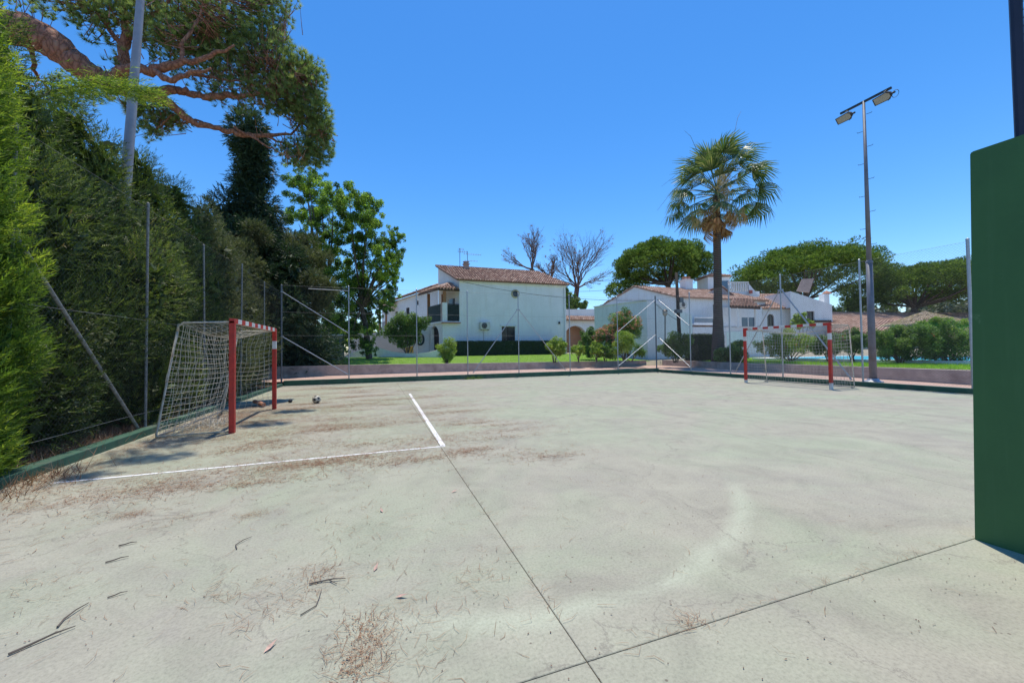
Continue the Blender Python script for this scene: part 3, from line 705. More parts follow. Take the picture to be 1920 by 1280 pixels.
mid = [(-.7, 5.62, .3, .12, 1.6), (-.38, 5.77, .3, .12, 1.2), (-1.67, 7.93, .4, .3, 1.0), (-1.19, 7.09, .4, .3, 1.0), (-.65, 8.28, .6, .3, 1.2), (-.05, 6.61, .5, .25, .8), (1.44, 7.67, .3, .3, .3),
       (-.07, 11.22, .7, .5, 1.5), (.87, 12.74, .7, .4, 1.2), (2.9, 12.57, .6, .4, 1.0), (3.67, 14.12, .8, .5, 1.3), (-1.39, 15.59, .9, .7, 1.5), (1.1, 5.46, .12, .1, .4), (1.4, 5.56, .12, .08, .5),
       (-1.77, 9.38, .4, .5, 1.0), (-.83, 15.3, .9, .8, 1.3), (-1.76, 6.05, .5, .3, .7), (-3.6, 7.3, .15, 1.2, 3.2), (-3.6, 6.0, .15, .6, 1.6), (-3.6, 5.0, .1, .6, .8), (-3.25, 9.3, .3, 1.2, 9), (-3.2, 11.0, .35, 1.0, 9), (-3.2, 12.6, .3, 1.0, 6), (-2.7, 10, .3, 1.2, 2.5), (-2.6, 4.8, .3, .4, .5),
       (2.2, 10.0, 1.0, 1.0, .9), (1.6, 15.5, 1.2, 1.0, 1.2), (5, 15.4, 1.2, .6, .6), (0, 17.5, 2.0, .8, 1.6), (-3.3, 14, .3, 1.6, 2.0), (2.2, 6.2, .8, .8, .25), (-1.2, 5.0, .8, .5, .35)]
mid = [(x, y, rx * 2.0, ry * 1.2, w * .55) for (x, y, rx, ry, w) in mid] + [(random.uniform(-3, 2.5), random.uniform(4.8, 18.5), random.uniform(.25, .7), random.uniform(.08, .25), random.uniform(.15, .5)) for _ in range(130)]
tag(litter('needle_litter', mid, 760, .10, .0034), 'brown pine needle drifts spread across the far left half of the court')
allc = [(x, y, 1.3, 1.1, .33) for x in (-2.6, -1, .5) for y in (2.5, 4.5, 6.5, 9, 12)] + [(x, y, 2.0, 2.0, .14) for x in (3, 6, 10) for y in (3.5, 8, 13)]
tag(litter('needle_litter', allc, 260, .09, .0022), 'single pine needles strewn thinly over the whole court')
# bark flakes, seeds, pale dry leaves
def flakes(name, n, fx, size, mat, lab):
    P = fx(n); n = len(P); P[:, 2] = .006; Nn = unit(np.stack([rng.normal(size=len(P)) * .25, rng.normal(size=len(P)) * .25, np.ones(len(P))], 1))
    V = diamonds(P, Nn, size * (.5 + rng.random(len(P))), size * .5); V[:, :, 2] = np.maximum(V[:, :, 2], .003)
    tag(np_mesh(name, V, 4, mat, None, rng.random(len(V))), lab, kind='stuff')
def fx1(n):
    P = np.zeros((n, 3)); c = np.array([(-.1, 1.98), (-.06, 2.1), (-2.1, 4.48), (-.38, 2.8), (-.7, 5.65), (-.1, 2.25)])[rng.integers(0, 6, n)]
    P[:, :2] = c + rng.normal(size=(n, 2)) * .055; return P
flakes('bark_flakes', 420, fx1, .012, M['litter'], 'reddish bark flakes heaped among the needles in the foreground')
def fx2(n):
    P = np.zeros((n, 3)); P[:, 0] = -3.5 + 9 * rng.random(n) ** 1.3; P[:, 1] = 1.2 + 9 * rng.random(n) ** 1.4; return P
flakes('seed_crumbs', 1500, fx2, .013, M['bark_dead'], 'tiny dark seeds and crumbs sprinkled over the concrete')
ML = simple('pale_dry_leaf', (.55, .36, .28), .8, var=.3, scale=30)
for k, (x, y, a, c) in enumerate([(-.02, 2.75, 1.2, 'pink dry leaf beside the small heap right of the forked twig'), (.1, 2.42, -.3, 'pink dry leaf curled near the reddish needle heap in the foreground'),
                                  (-.52, 2.2, .9, 'pale narrow dry leaf lying left of the reddish needle heap'), (.05, 3.72, 1.8, 'small white dry leaf beside the tiny dark twig left of the long joint'),
                                  (.72, 3.98, .3, 'pale dry leaf a little left of the long concrete joint')]):
    mb = MB(); u = Vector((math.cos(a), math.sin(a), 0)); v = Vector((-u.y, u.x, 0)); p = Vector((x, y, .006))
    mb._add([p, p + u * .03 + v * .012 + Vector((0, 0, .008)), p + u * .075 + Vector((0, 0, .018)), p + u * .03 - v * .012 + Vector((0, 0, .006)), p + u * .035 + Vector((0, 0, .002))], [(0, 4, 1), (1, 4, 2), (2, 4, 3), (3, 4, 0)])
    tag(mb.build('dry_leaf', ML), c, 'leaf', 'fallen leaves on the court')

# ---------------------------------------------------------------- buildings
def cp(x, y, depth):
    r = ray(x, y); return Vector((r[0] * depth, r[1] * depth, EYE + r[2] * depth))
SD = Vector((-.28, .96)).normalized(); SX = Vector((1, 0))
def facade(mb, o, u, L, z0, z1, holes=(), depth=.16, z1b=None):
    """vertical wall from o along u; rectangular openings with real reveals. hole=(u0,u1,z0,z1,arched)"""
    o = Vector(o); n = Vector((u.y, -u.x))
    def P(a, z, d=0): q = o + u * a - n * d; return (q.x, q.y, z)
    us = sorted({0, L, *[h[0] for h in holes], *[h[1] for h in holes]}); zs = sorted({z0, z1, *[h[2] for h in holes], *[h[3] for h in holes]})
    for i in range(len(us) - 1):
        for j in range(len(zs) - 1):
            cu, cz = (us[i] + us[i + 1]) / 2, (zs[j] + zs[j + 1]) / 2
            if any(h[0] < cu < h[1] and h[2] < cz < h[3] for h in holes): continue
            mb.quad(P(us[i], zs[j]), P(us[i + 1], zs[j]), P(us[i + 1], zs[j + 1]), P(us[i], zs[j + 1]))
    for h in holes:
        a, b, c, d = h[:4]
        mb.quad(P(a, c), P(a, c, depth), P(a, d, depth), P(a, d)); mb.quad(P(b, c, depth), P(b, c), P(b, d), P(b, d, depth))
        mb.quad(P(a, c), P(b, c), P(b, c, depth), P(a, c, depth)); mb.quad(P(a, d, depth), P(b, d, depth), P(b, d), P(a, d))
        if len(h) > 4 and h[4]:
            r = (b - a) / 2; m = (a + b) / 2; K = 8
            for sgn in (-1, 1):
                for k in range(K):
                    t0, t1 = math.pi / 2 * k / K, math.pi / 2 * (k + 1) / K
                    x0, y0 = m + sgn * r * math.cos(t0), d - r + r * math.sin(t0); x1, y1 = m + sgn * r * math.cos(t1), d - r + r * math.sin(t1)
                    mb.quad(P(x0, y0), P(x1, y1), P(x1, d), P(x0, d)); mb.quad(P(x0, y0), P(x0, y0, depth), P(x1, y1, depth), P(x1, y1))
def opening(parent, o, u, hole, depth=.13, kind='window', bars=0, mat_frame=None, glass=None, nm=None):
    o = Vector(o); n = Vector((u.y, -u.x)); a, b, c, d = hole[:4]
    def P(x, z, dd=0): q = o + u * x - n * dd; return Vector((q.x, q.y, z))
    U = Vector((u.x, u.y, 0)); Nn = Vector((n.x, n.y, 0)); mb = MB(); w = .06
    for (x0, x1, z0, z1) in ((a, a + w, c, d), (b - w, b, c, d), (a + w, b - w, c, c + w), (a + w, b - w, d - w, d), ((a + b) / 2 - w / 2, (a + b) / 2 + w / 2, c + w, d - w)):
        mb.obox(P(x0, z0, depth), U * (x1 - x0), -Nn * .04, Vector((0, 0, z1 - z0)))
    f = mb.build('window' if kind == 'window' else kind, mat_frame or M['wood_dark'], parent)
    g = MB(); g.quad(P(a, c, depth + .03), P(b, c, depth + .03), P(b, d, depth + .03), P(a, d, depth + .03)); g.build('pane', glass or M['glass'], f)
    if bars:
        g = MB(); k = max(2, int((b - a) / .13))
        for i in range(1, k): g.tube([P(a + (b - a) * i / k, c, .03), P(a + (b - a) * i / k, d, .03)], .012, 4)
        for z in (c + (d - c) * .3, c + (d - c) * .7): g.tube([P(a, z, .03), P(b, z, .03)], .01, 4)
        g.build('grille', M['dark'], f)
    return f
def inside(p, poly):
    c = False; j = len(poly) - 1
    for i in range(len(poly)):
        if (poly[i][1] > p[1]) != (poly[j][1] > p[1]) and p[0] < (poly[j][0] - poly[i][0]) * (p[1] - poly[i][1]) / (poly[j][1] - poly[i][1]) + poly[i][0]: c = not c
        j = i
    return c
def tile_roof(parent, poly, mat, pitch=.24, row=.42, thick=.09, name='roof', over=.06):
    """clay roof: slab plus rows of half-round cover tiles; poly[0]->poly[1] is the eave (left to right as seen from outside)"""
    poly = [Vector(p) for p in poly]; e = (poly[1] - poly[0]).normalized(); nn = e.cross(poly[2] - poly[0]).normalized()
    if nn.z < 0: nn = -nn
    up = nn.cross(e); up = up if up.z > 0 else -up
    loc = [((p - poly[0]).dot(e), (p - poly[0]).dot(up)) for p in poly]
    mb = MB(); k = len(poly); vs = [p for p in poly] + [p - nn * thick for p in poly]
    mb._add(vs, [tuple(range(k)), tuple(range(k, 2 * k))[::-1]] + [(i, (i + 1) % k, k + (i + 1) % k, k + i) for i in range(k)])
    slab = mb.build(name, mat, parent)
    x0, x1 = min(l[0] for l in loc), max(l[0] for l in loc); y1 = max(l[1] for l in loc)
    T, R = [], []; ncol = int((x1 - x0) / pitch); nrow = int(y1 / row) + 1; rad = pitch * .41
    for i in range(ncol):
        x = x0 + (i + .5) * (x1 - x0) / ncol
        for j in range(nrow):
            y = j * row - over
            if not inside((x, y + row * .55), loc): continue
            jx_ = random.uniform(-.012, .012); rn = random.random(); ra = rad * 1.05; rb = rad * .85
            for s_ in range(4):
                a0, a1 = math.pi * s_ / 4, math.pi * (s_ + 1) / 4
                def pt(a, r_, yy, lift): return poly[0] + e * (x + jx_ + math.cos(a) * r_) + up * yy + nn * (math.sin(a) * r_ * .95 + lift)
                T.append([pt(a0, ra, y, .05), pt(a1, ra, y, .05), pt(a1, rb, y + row * 1.06, .004), pt(a0, rb, y + row * 1.06, .004)]); R.append(rn)
            c0 = [pt(math.pi * s_ / 4, ra, y, .05) for s_ in range(5)]
            T.append([c0[0], c0[1], c0[3], c0[4]]); R.append(rn * .3)
    if T:
        o = np_mesh('roof_tile_rows', np.array([[tuple(v) for v in q] for q in T]), 4, mat, slab, np.array(R)); o['kind'] = 'stuff'
    return slab
def ridge(parent, a, b, mat, r=.11):
    a, b = Vector(a), Vector(b); L = (b - a).length; mb = MB(); n = max(1, int(L / .4)); d = (b - a) / n
    for i in range(n): mb.tube([a + d * i, a + d * (i + 1.08)], [r * random.uniform(1.0, 1.1), r * .88], 8)
    return mb.build('ridge_tiles', mat, parent)
def V3(p2, z): return Vector((p2.x, p2.y, z))

# --- the white house
A = Vector((7.25, 35)); B = Vector((18.15, 35)); ZB, ZE, ZR = .75, 7.95, 10.05
wh = tag(empty('white_house', (12, 38, 1)), 'two-storey white house with clay tiled roof, round window and corner balcony behind the lawn', 'house')
mb = MB(); win = (4.05, 5.4, 2.1, 3.72)
facade(mb, A, SX, B.x - A.x, ZB, ZE, [win])
Ct = A + SD * 9.0; Bt = B + SD * 9.0; G = A + SD * 4.5; GB = B + SD * 4.5
mb.poly([V3(A, ZB), V3(A, ZE), V3(G, ZR - .05), V3(G, ZB)]); mb.poly([V3(B, ZB), V3(B, ZE), V3(GB, ZR - .05), V3(GB, ZB)]); mb.poly([V3(G, ZB), V3(GB, ZB), V3(GB, ZR - .05), V3(G, ZR - .05)])
mb.build('wall', M['white'], wh)
opening(wh, A, SX, win, bars=1, mat_frame=M['wood_dark'])
mb = MB(); mb.box((A.x + 4.72, 34.96, 3.82), (1.6, .12, .12)); mb.build('lintel', M['white2'], wh)
ov = .28
tile_roof(wh, [V3(A, ZE + .02) + Vector((-.25, -ov, 0)), V3(B, ZE + .02) + Vector((.3, -ov, 0)), V3(GB, ZR + .05) + Vector((.3, 0, 0)), V3(G, ZR + .05) + Vector((-.25, 0, 0))], M['tile'])
ridge(wh, V3(G, ZR + .08) + Vector((-.25, 0, 0)), V3(GB, ZR + .08) + Vector((.3, 0, 0)), M['tile'])
mb = MB(); mb.obox(V3(A, ZE - .16) + Vector((-.02, -.12, 0)), (B.x - A.x + .04, 0, 0), (0, .117, 0), (0, 0, .13)); mb.build('cornice', M['white'], wh)
# verge of tiles along the gable
mb = MB(); mb.tube([V3(A, ZE + .06) + Vector((-.25, -.3, 0)), V3(G, ZR + .1) + Vector((-.25, 0, 0))], .08, 7); mb.build('verge_tiles', M['tile'], wh)
oc = Vector((12.72, 34.995, 6.9))
mb = MB(); K = 24
for k in range(K):
    a0, a1 = 2 * math.pi * k / K, 2 * math.pi * (k + 1) / K
    def rp(r, a, d): return oc + Vector((math.cos(a) * r, -d, math.sin(a) * r))
    mb.quad(rp(.3, a0, .08), rp(.42, a0, .06), rp(.42, a1, .06), rp(.3, a1, .08)); mb.quad(rp(.42, a0, .06), rp(.42, a0, 0), rp(.42, a1, 0), rp(.42, a1, .06)); mb.quad(rp(.3, a0, 0.004), rp(.3, a0, .08), rp(.3, a1, .08), rp(.3, a1, 0.004))
ocf = mb.build('round_window', simple('ochre_surround', (.5, .42, .25), .8), wh)
mb = MB(); mb.poly([oc + Vector((math.cos(2 * math.pi * k / K) * .31, -.006, math.sin(2 * math.pi * k / K) * .31)) for k in range(K)]); mb.build('pane', M['glass'], ocf)
mb = MB(); c = V3(A + SX * 2.6 + SD * 3.9, 9.75); mb.box((c.x, c.y, 9.95), (.5, .45, .7)); mb.box((c.x, c.y, 10.33), (.66, .6, .07)); mb.box((c.x, c.y, 10.45), (.42, .4, .16)); mb.box((c.x, c.y, 10.56), (.6, .5, .05)); mb.build('chimney', M['tile_plain'], wh)
mb = MB(); mb.box((c.x - 1.6, c.y + .45, 10.05), (.5, .4, .3)); mb.build('chimney', M['white2'], wh)
mb = MB(); mb.tube([(17.95, 34.93, 7.7), (17.95, 34.93, 2.0)], .045, 6); mb.build('downpipe', M['white2'], wh)
mb = MB(); mb.box((17.35, 34.93, 4.15), (.16, .12, .22)); mb.build('wall_light', M['dark'], wh)
# porch: ground floor wing with arch, balcony on top
C0 = Vector((5.68, 35.0)); C1 = C0 + SD * 3.3
mb = MB(); arch = (.45, 2.55, ZB, 3.85, True)
facade(mb, C0, SX, A.x - C0.x, ZB, 4.0); facade(mb, C1, -SD, 3.3, ZB, 4.0, [arch], .3)
mb.quad(V3(C1, ZB), V3(A + SD * 3.3, ZB), V3(A + SD * 3.3, 4.0), V3(C1, 4.0))
mb.build('porch_wall', M['white'], wh)
mb = MB(); q0 = C1 - SD * .45 + Vector((.29, .05)); mb.obox(V3(q0, ZB), Vector((-SD.x, -SD.y, 0)) * 2.1, Vector((.05, 0, 0)), (0, 0, 3.1))
dr = mb.build('door', M['dark'], wh)  # dark panel stands in for the shaded room behind the arch
mb = MB()
for i in range(9): p = C1 - SD * (.5 + i * .25) + Vector((.12, .03)); mb.tube([V3(p, ZB), V3(p, 3.6)], .02, 4)
mb.build('gate_bars', M['dark'], dr)
mb = MB(); mb.prism([C0 + Vector((-.12, -.12)), A + Vector((0, -.12)), A + SD * 3.35, C1 + SD * .05 + Vector((-.12, 0))], 4.002, 4.16); mb.build('balcony_slab', M['white'], wh)
mb = MB(); mb.box((C0.x + .75, 34.80, 4.02), (1.75, .16, .1)); mb.build('tile_trim', M['terracotta'], wh)
def rail(parent, a, b, z0, z1, solid=None, step=.14, mat=None):
    mb = MB(); a, b = Vector(a), Vector(b); L = (b - a).length; n = max(2, int(L / step))
    mb.tube([V3(a, z1), V3(b, z1)], .03, 5); mb.tube([V3(a, z0 + .06), V3(b, z0 + .06)], .02, 5)
    for i in range(n + 1): p = a.lerp(b, i / n); mb.tube([V3(p, z0), V3(p, z1)], .013, 4)
    r_ = mb.build('railing', mat or M['dark'], parent)
    if solid:
        m2 = MB(); n_ = (b - a).normalized(); n_ = Vector((n_.y, -n_.x)) * -.03
        m2.obox(V3(a + n_, z0 + .05), V3(b - a, 0), V3(n_ * .6, 0), (0, 0, z1 - z0 - .1)); m2.build('screen_cloth', solid, r_)
    return r_
rail(wh, C0 + Vector((.5, .05)), A + Vector((-.05, .05)), 4.16, 5.75, M['green_fab'])
rail(wh, C0 + SD * .3, C1 - SD * .05, 4.16, 5.75, M['green_fab'])
mb = MB(); mb.box((C0.x + .22, 35.12, 4.16 + .85), (.42, .36, 1.7)); mb.build('pillar', M['white'], wh)
for p in (C0 + Vector((.22, .12)), C1 + Vector((.1, -.1)), A + SD * 3.25 + Vector((-.1, 0))):
    mb = MB(); mb.box((p.x, p.y, (5.86 if p.y < 36 else 4.2) / 2 + 7.05 / 2), (.26, .26, 7.05 - (5.86 if p.y < 36 else 4.2))); mb.build('timber_post', M['wood'], wh)
E1 = Vector((7.2, 34.7, 7.1)); E2 = Vector((5.2, 34.6, 7.1)); E3 = V3(Vector((5.2, 34.6)) + SD * 4.3, 7.15); R1 = V3(A + SD * 1.7, 7.98) - Vector((.03, 0, 0)); R2 = V3(A + SD * 4.4, 7.98) - Vector((.03, 0, 0))
tile_roof(wh, [E2, E1, R1], M['tile_pale'], .26, .4, .1, 'porch_roof'); tile_roof(wh, [E3, E2, R1, R2], M['tile_pale'], .26, .4, .1, 'porch_roof')
mb = MB(); mb.tube([E2 + Vector((0, 0, -.12)), E1 + Vector((0, 0, -.12))], .1, 4); mb.tube([E2 + Vector((0, 0, -.12)), E3 + Vector((0, 0, -.12))], .1, 4); mb.build('porch_beam', M['wood_dark'], wh)
mb = MB(); q = A + SD * .9; mb.obox(V3(q + Vector((-.04, 0)), 4.2), V3(SD * 1.1, 0), (.03, 0, 0), (0, 0, 2.2)); mb.build('balcony_door', M['glass'], wh)

ac = empty('air_conditioner', (9.6, 34.8, 3.4)); tag(ac, 'cream air conditioner on the front wall of the white house left of its barred window', 'air conditioner')
def ac_unit(root, c, w=.95, h=.68, d=.32):
    c = Vector(c); mb = MB(); mb.box(c, (w, d, h)); mb.build('casing', M['ac'], root, bevel=.02)
    mb = MB(); f = c + Vector((-w * .1, -d / 2 - .012, 0)); mb.poly([f + Vector((math.cos(a) * h * .4, 0, math.sin(a) * h * .4)) for a in np.linspace(0, 2 * math.pi, 20, endpoint=False)]); g_ = mb.build('fan_grille', M['dark'], root)
    mb = MB()
    for r in (.1, .19, .27): mb.tube([f + Vector((math.cos(a) * r, -.012, math.sin(a) * r)) for a in np.linspace(0, 2 * math.pi, 16)], .008, 3)
    mb.build('guard_ring', M['ac'], g_)
    mb = MB()
    for s in (-1, 1): mb.box(c + Vector((s * w * .35, d / 2 - .05, -h / 2 - .03)), (.04, d, .05))
    mb.build('bracket', M['galv_dark'], root)
ac_unit(ac, (9.6, 34.8, 3.78)); mb = MB(); mb.tube([(9.5, 34.96, 3.4), (9.5, 34.96, 2.1)], .03, 6); mb.build('pipe', M['ac'], ac)
def antenna(x, y, z0, z1, label, arms):
    r = tag(empty('tv_antenna', (x, y, z0)), label, 'antenna'); mb = MB(); mb.tube([(x, y, z0), (x, y, z1)], .03, 6); mb.build('mast', M['galv_dark'], r)
    for (z, L, n, sp) in arms:
        mb = MB(); mb.tube([(x - L * .2, y, z), (x + L * .8, y - .1, z)], .018, 4)
        for i in range(n): xx = x - L * .2 + L * i / (n - 1); mb.tube([(xx, y - sp, z), (xx, y + sp, z + .02)], .01, 3); mb.tube([(xx, y - .05, z - sp * .5), (xx, y - .05, z + sp * .5)], .01, 3)
        mb.build('aerial', M['galv_dark'], r)
    return r
antenna(8.25, 39.4, 9.9, 12.1, 'left television antenna with a boxy cluster on the ridge of the white house', [(11.75, .9, 5, .3), (12.0, .5, 4, .22)])
antenna(9.1, 39.6, 9.8, 11.9, 'right television antenna with long aerials next to the chimney of the white house', [(11.6, 1.8, 8, .18), (10.9, 1.3, 5, .16)])

# --- row house continuing behind
rh = tag(empty('row_house', (4, 48, 1)), 'white terraced house with brown eaves and timber balcony receding left behind the round-headed tree', 'house')
o0 = A + SD * 23; mb = MB(); h1 = (9.4, 10.5, 5.0, 6.7); h2 = (5.5, 6.5, 5.2, 6.6); h3 = (12.6, 13.3, 6.7, 7.2)
facade(mb, o0, -SD, 18.45, ZB, 8.0, [h1, h2, h3]); mb.build('wall', M['white2'], rh)
for h in (h1, h2, h3): opening(rh, o0, -SD, h, bars=h is h1, mat_frame=M['wood_dark'])
nl = Vector((-SD.y, SD.x)); a_, b_ = V3(o0 + nl * .5, 8.0), V3(A + SD * 4.6 + nl * .5, 8.0)
tile_roof(rh, [a_, b_, b_ + Vector((4.2, 1.2, 1.7)), a_ + Vector((4.2, 1.2, 1.7))], M['tile'], .3, .5, .12)
mb = MB(); bb = o0 - SD * 3.2; mb.prism([bb, bb - SD * 2.6, bb - SD * 2.6 + nl * 1.3, bb + nl * 1.3], 4.1, 4.25); mb.build('balcony_slab', M['white2'], rh)
rail(rh, bb + nl * 1.25, bb - SD * 2.6 + nl * 1.25, 4.25, 5.3)
for q in (bb + nl * 1.25, bb - SD * 2.6 + nl * 1.25): mb = MB(); mb.box((q.x, q.y, 5.75), (.25, .25, 3.0)); mb.build('timber_post', M['wood'], rh)
pa, pb = V3(bb + nl * 1.7 + SD * .3, 7.2), V3(bb - SD * 3.1 + nl * 1.7, 7.2)
tile_roof(rh, [pa, pb, V3(bb - SD * 3.1 + nl * .02, 7.9), V3(bb + SD * .3 + nl * .02, 7.9)], M['tile'], .28, .42, .1, 'balcony_roof')
mb = MB(); q = o0 - SD * 9.1 + nl * .25; mb.box((q.x, q.y, 4.75), (.5, 1.3, .25), .28); mb.build('window_box', M['white2'], rh)

# hose ring, yellow crate on the lane beside the arch
t = tag(empty('wall_ring', (5.0, 37.6, 2.3)), 'dark oval ring hanging on the white wall left of the arched porch', 'ring')
mb = MB(); c = cp(788, 636, 36.5); mb.tube([c + Vector((math.cos(a) * .32, 0, math.sin(a) * .5)) for a in np.linspace(0, 2 * math.pi, 22)], .09, 7, cap=False); mb.build('ring', M['green_fab'], t)
mb = MB(); mb.obox(c + Vector((-1.35, .11, -1.35)), (2.9, .25, 0), (0, .18, 0), (0, 0, 2.6)); mb.obox(c + Vector((.95, -.1, -1.35)), (.35, 0, 0), (0, .2, 0), (0, 0, 2.3))
tag(mb.build('garden_wall', M['white']), 'short white wall carrying the dark ring beside the arched porch', 'wall')
c = cp(767, 655, 34.6); mb = MB(); mb.prism([(c.x - .3, c.y - .3), (c.x + .35, c.y - .3), (c.x + .35, c.y + .3), (c.x - .3, c.y + .3)], c.z - .25, c.z + .25, [c.z + .12, c.z + .3, c.z + .3, c.z + .12]); mb.box((c.x + .03, c.y, c.z - .3), (.7, .66, .06))
tag(mb.build('yellow_box', M['yellow']), 'yellow plastic box on the ground under the round-headed tree', 'box')
# scalloped low white wall
pts = [(560, 681), (615, 673), (640, 669), (665, 660), (685, 653), (700, 650), (715, 653), (735, 659), (760, 662), (785, 662), (805, 660), (822, 655), (830, 650)]
mb = MB(); front = [cp(x, y, 32.2) for x, y in pts]
for i in range(len(front) - 1):
    a, b = front[i], front[i + 1]; a0 = Vector((a.x, a.y, .6)); b0 = Vector((b.x, b.y, .6)); k = Vector((0, .22, 0))
    mb._add([a0, b0, b, a, a0 + k, b0 + k, b + k, a + k], [(0, 1, 2, 3), (5, 4, 7, 6), (3, 2, 6, 7)])
tag(mb.build('scalloped_wall', M['white']), 'low white garden wall with a wavy top between the lawn and the lane', 'wall')
mb = MB(); a, b = cp(655, 626, 40), cp(735, 622, 40); b2 = cp(812, 630, 40); mb.prism([(a.x, a.y), (b.x, b.y), (b2.x, b2.y), (b2.x, b2.y + .3), (b.x, b.y + .3), (a.x, a.y + .3)], .6, 3.2, [a.z, b.z, b2.z, b2.z, b.z, a.z])
tag(mb.build('lane_wall', M['ramp']), 'pale sunlit boundary wall behind the wavy wall left of the white house', 'wall')
mb = MB(); a, b = cp(528, 628, 27), cp(645, 626, 29); mb.prism([(a.x, a.y), (b.x, b.y), (b.x, b.y + .25), (a.x, a.y + .25)], .3, a.z, [a.z, b.z, b.z, a.z]); bw = mb.build('wall', M['block'])
bw.name = 'block_wall'; tag(bw, 'shaded grey block wall behind the leaning juniper at the left corner', 'wall')
d = (b - a); L = Vector((d.x, d.y, 0)).length; un = Vector((d.x, d.y, 0)).normalized()
bme = MB(); bme.box((.29, 0, .0), (.57, .03, .17)); b0 = None
for r_ in range(10):
    for k in range(int(L / .6)):
        if (r_ + k) % 1: continue
        p = Vector((a.x, a.y, 0)) + un * (k * .6 + (.3 if r_ % 2 else .0)) + Vector((0, -.008, .75 + r_ * .2))
        if (p - Vector((a.x, a.y, p.z))).length > L - .6: continue
        if b0 is None: b0 = bme.build('block', M['block']); blk = b0
        else: blk = b0.copy(); COL.objects.link(blk)
        blk.parent = bw; blk.location = p; blk.rotation_euler = (0, 0, math.atan2(un.y, un.x))
mb = MB(); mb.obox(Vector((a.x, a.y - .08, a.z)) - un * .1, un * (L + .2), (0, .4, 0), (0, 0, .07)); mb.build('coping', M['white2'], bw)

# --- annex with the plain shaded walls
an = tag(empty('white_annex', (22, 27, .7)), 'windowless white annex with a sloping top standing behind the far corner of the court', 'building')
Q = Vector((20.6, 25.7)); mb = MB()
qe = Q + SX * 4.6; ql = Q + SD * 5.6; ql2 = Q + SD * 10.5
mb.poly([V3(Q, .4), V3(qe, .4), V3(qe, 4.25), V3(Q, 5.33)]); mb.poly([V3(ql, .4), V3(Q, .4), V3(Q, 5.33), V3(ql, 5.33)]); mb.poly([V3(qe, .4), V3(qe + SD * 5.6, .4), V3(qe + SD * 5.6, 4.25), V3(qe, 4.25)])
mb.poly([V3(Q, 5.33), V3(qe, 4.25), V3(qe + SD * 5.6, 4.25), V3(ql, 5.33)]); mb.poly([V3(ql, .4), V3(ql, 5.33), V3(qe + SD * 5.6, 4.25), V3(qe + SD * 5.6, .4)])
mb.build('wall', M['white2'], an); mb = MB(); mb.obox(V3(Q, 5.334) + Vector((-.06, -.05, 0)), V3(SD * 5.7, 0), (.3, 0, 0), (0, 0, .07)); mb.build('coping', M['white'], an)
mb = MB(); q = Q + SD * 1.3; mb.box((q.x - .1, q.y, 3.95), (.2, .2, .35)); mb.build('wall_light', M['dark'], an)

# --- low salmon-arched building
sb = tag(empty('arcade_building', (22, 38.5, 1)), 'low building with salmon arch and short tiled canopy between the white house and annex', 'building')
mb = MB(); o_ = Vector((17.8, 38.2)); ah = (1.75, 4.6, .75, 4.1, True); facade(mb, o_, SX, 6.6, .75, 4.75, [ah], .5)
mb.quad((17.8, 38.7, 4.75), (24.4, 38.7, 4.75), (24.4, 38.7, 6.1), (17.8, 38.7, 5.9)); mb.quad((17.8, 38.7, 5.9), (24.4, 38.7, 6.1), (24.4, 43, 6.1), (17.8, 43, 5.9)); mb.quad((24.4, 38.2, .7), (24.4, 43, .7), (24.4, 43, 6.1), (24.4, 38.2, 4.75))
mb.build('wall', M['white'], sb)
mb = MB(); mb.quad((18, 39.9, .7), (24.3, 39.9, .7), (24.3, 39.9, 4.7), (18, 39.9, 4.7)); mb.quad((18, 38.8, .7), (18, 39.9, .7), (18, 39.9, 4.7), (18, 38.8, 4.7)); mb.build('inner_wall', M['salmon'], sb)
tile_roof(sb, [(17.7, 37.7, 4.72), (24.5, 37.7, 4.72), (24.5, 38.69, 5.2), (17.7, 38.69, 5.2)], M['tile_pale'], .26, .4, .1, 'canopy')

# --- large house with the lavender gable
gh = tag(empty('gabled_house', (36, 38, 1)), 'big white house with shaded gable, pale tiled roof and small balcony right of the annex', 'house')
Q3 = Vector((31.1, 33.9)); W3 = 13.5; zt, zr = 7.1, 8.95; h_a = (1.35, 2.3, 4.9, 6.3); h_b = (5.2, 6.0, 4.9, 6.4); h_c = (8.6, 9.4, 4.9, 6.4); h_d = (10.6, 11.3, 4.6, 6.5); h_e = (2.6, 3.3, 1.3, 3.2)
mb = MB(); facade(mb, Q3, SX, W3, .7, zt, [h_b, h_c, h_d]); g1 = Q3 + SD * 5.4; g2 = Q3 + SD * 10.8
mb.poly([V3(g2, .7), V3(Q3, .7), V3(Q3, zt), V3(g1, zr), V3(g2, zt)]); e3 = Q3 + SX * W3; mb.poly([V3(e3, .7), V3(e3 + SD * 10.8, .7), V3(e3 + SD * 10.8, zt), V3(e3 + SD * 5.4, zr), V3(e3, zt)])
mb.build('wall', M['white2'], gh)
for h in (h_b, h_c, h_d): opening(gh, Q3, SX, h, bars=0, mat_frame=M['wood'] if h is h_b else M['wood_dark'])
tile_roof(gh, [V3(Q3, zt) + Vector((-.15, -.35, -.08)), V3(e3, zt) + Vector((.2, -.35, -.08)), V3(e3 + SD * 5.4, zr + .05) + Vector((.2, 0, 0)), V3(g1, zr + .05) + Vector((-.15, 0, 0))], M['tile_pale'], .28, .45)
tile_roof(gh, [V3(e3 + SD * 10.8, zt) + Vector((.2, .2, 0)), V3(g2, zt) + Vector((-.15, .2, 0)), V3(g1, zr + .05) + Vector((-.15, 0, 0)), V3(e3 + SD * 5.4, zr + .05) + Vector((.2, 0, 0))], M['tile_pale'], .28, .45, name='rear_roof')
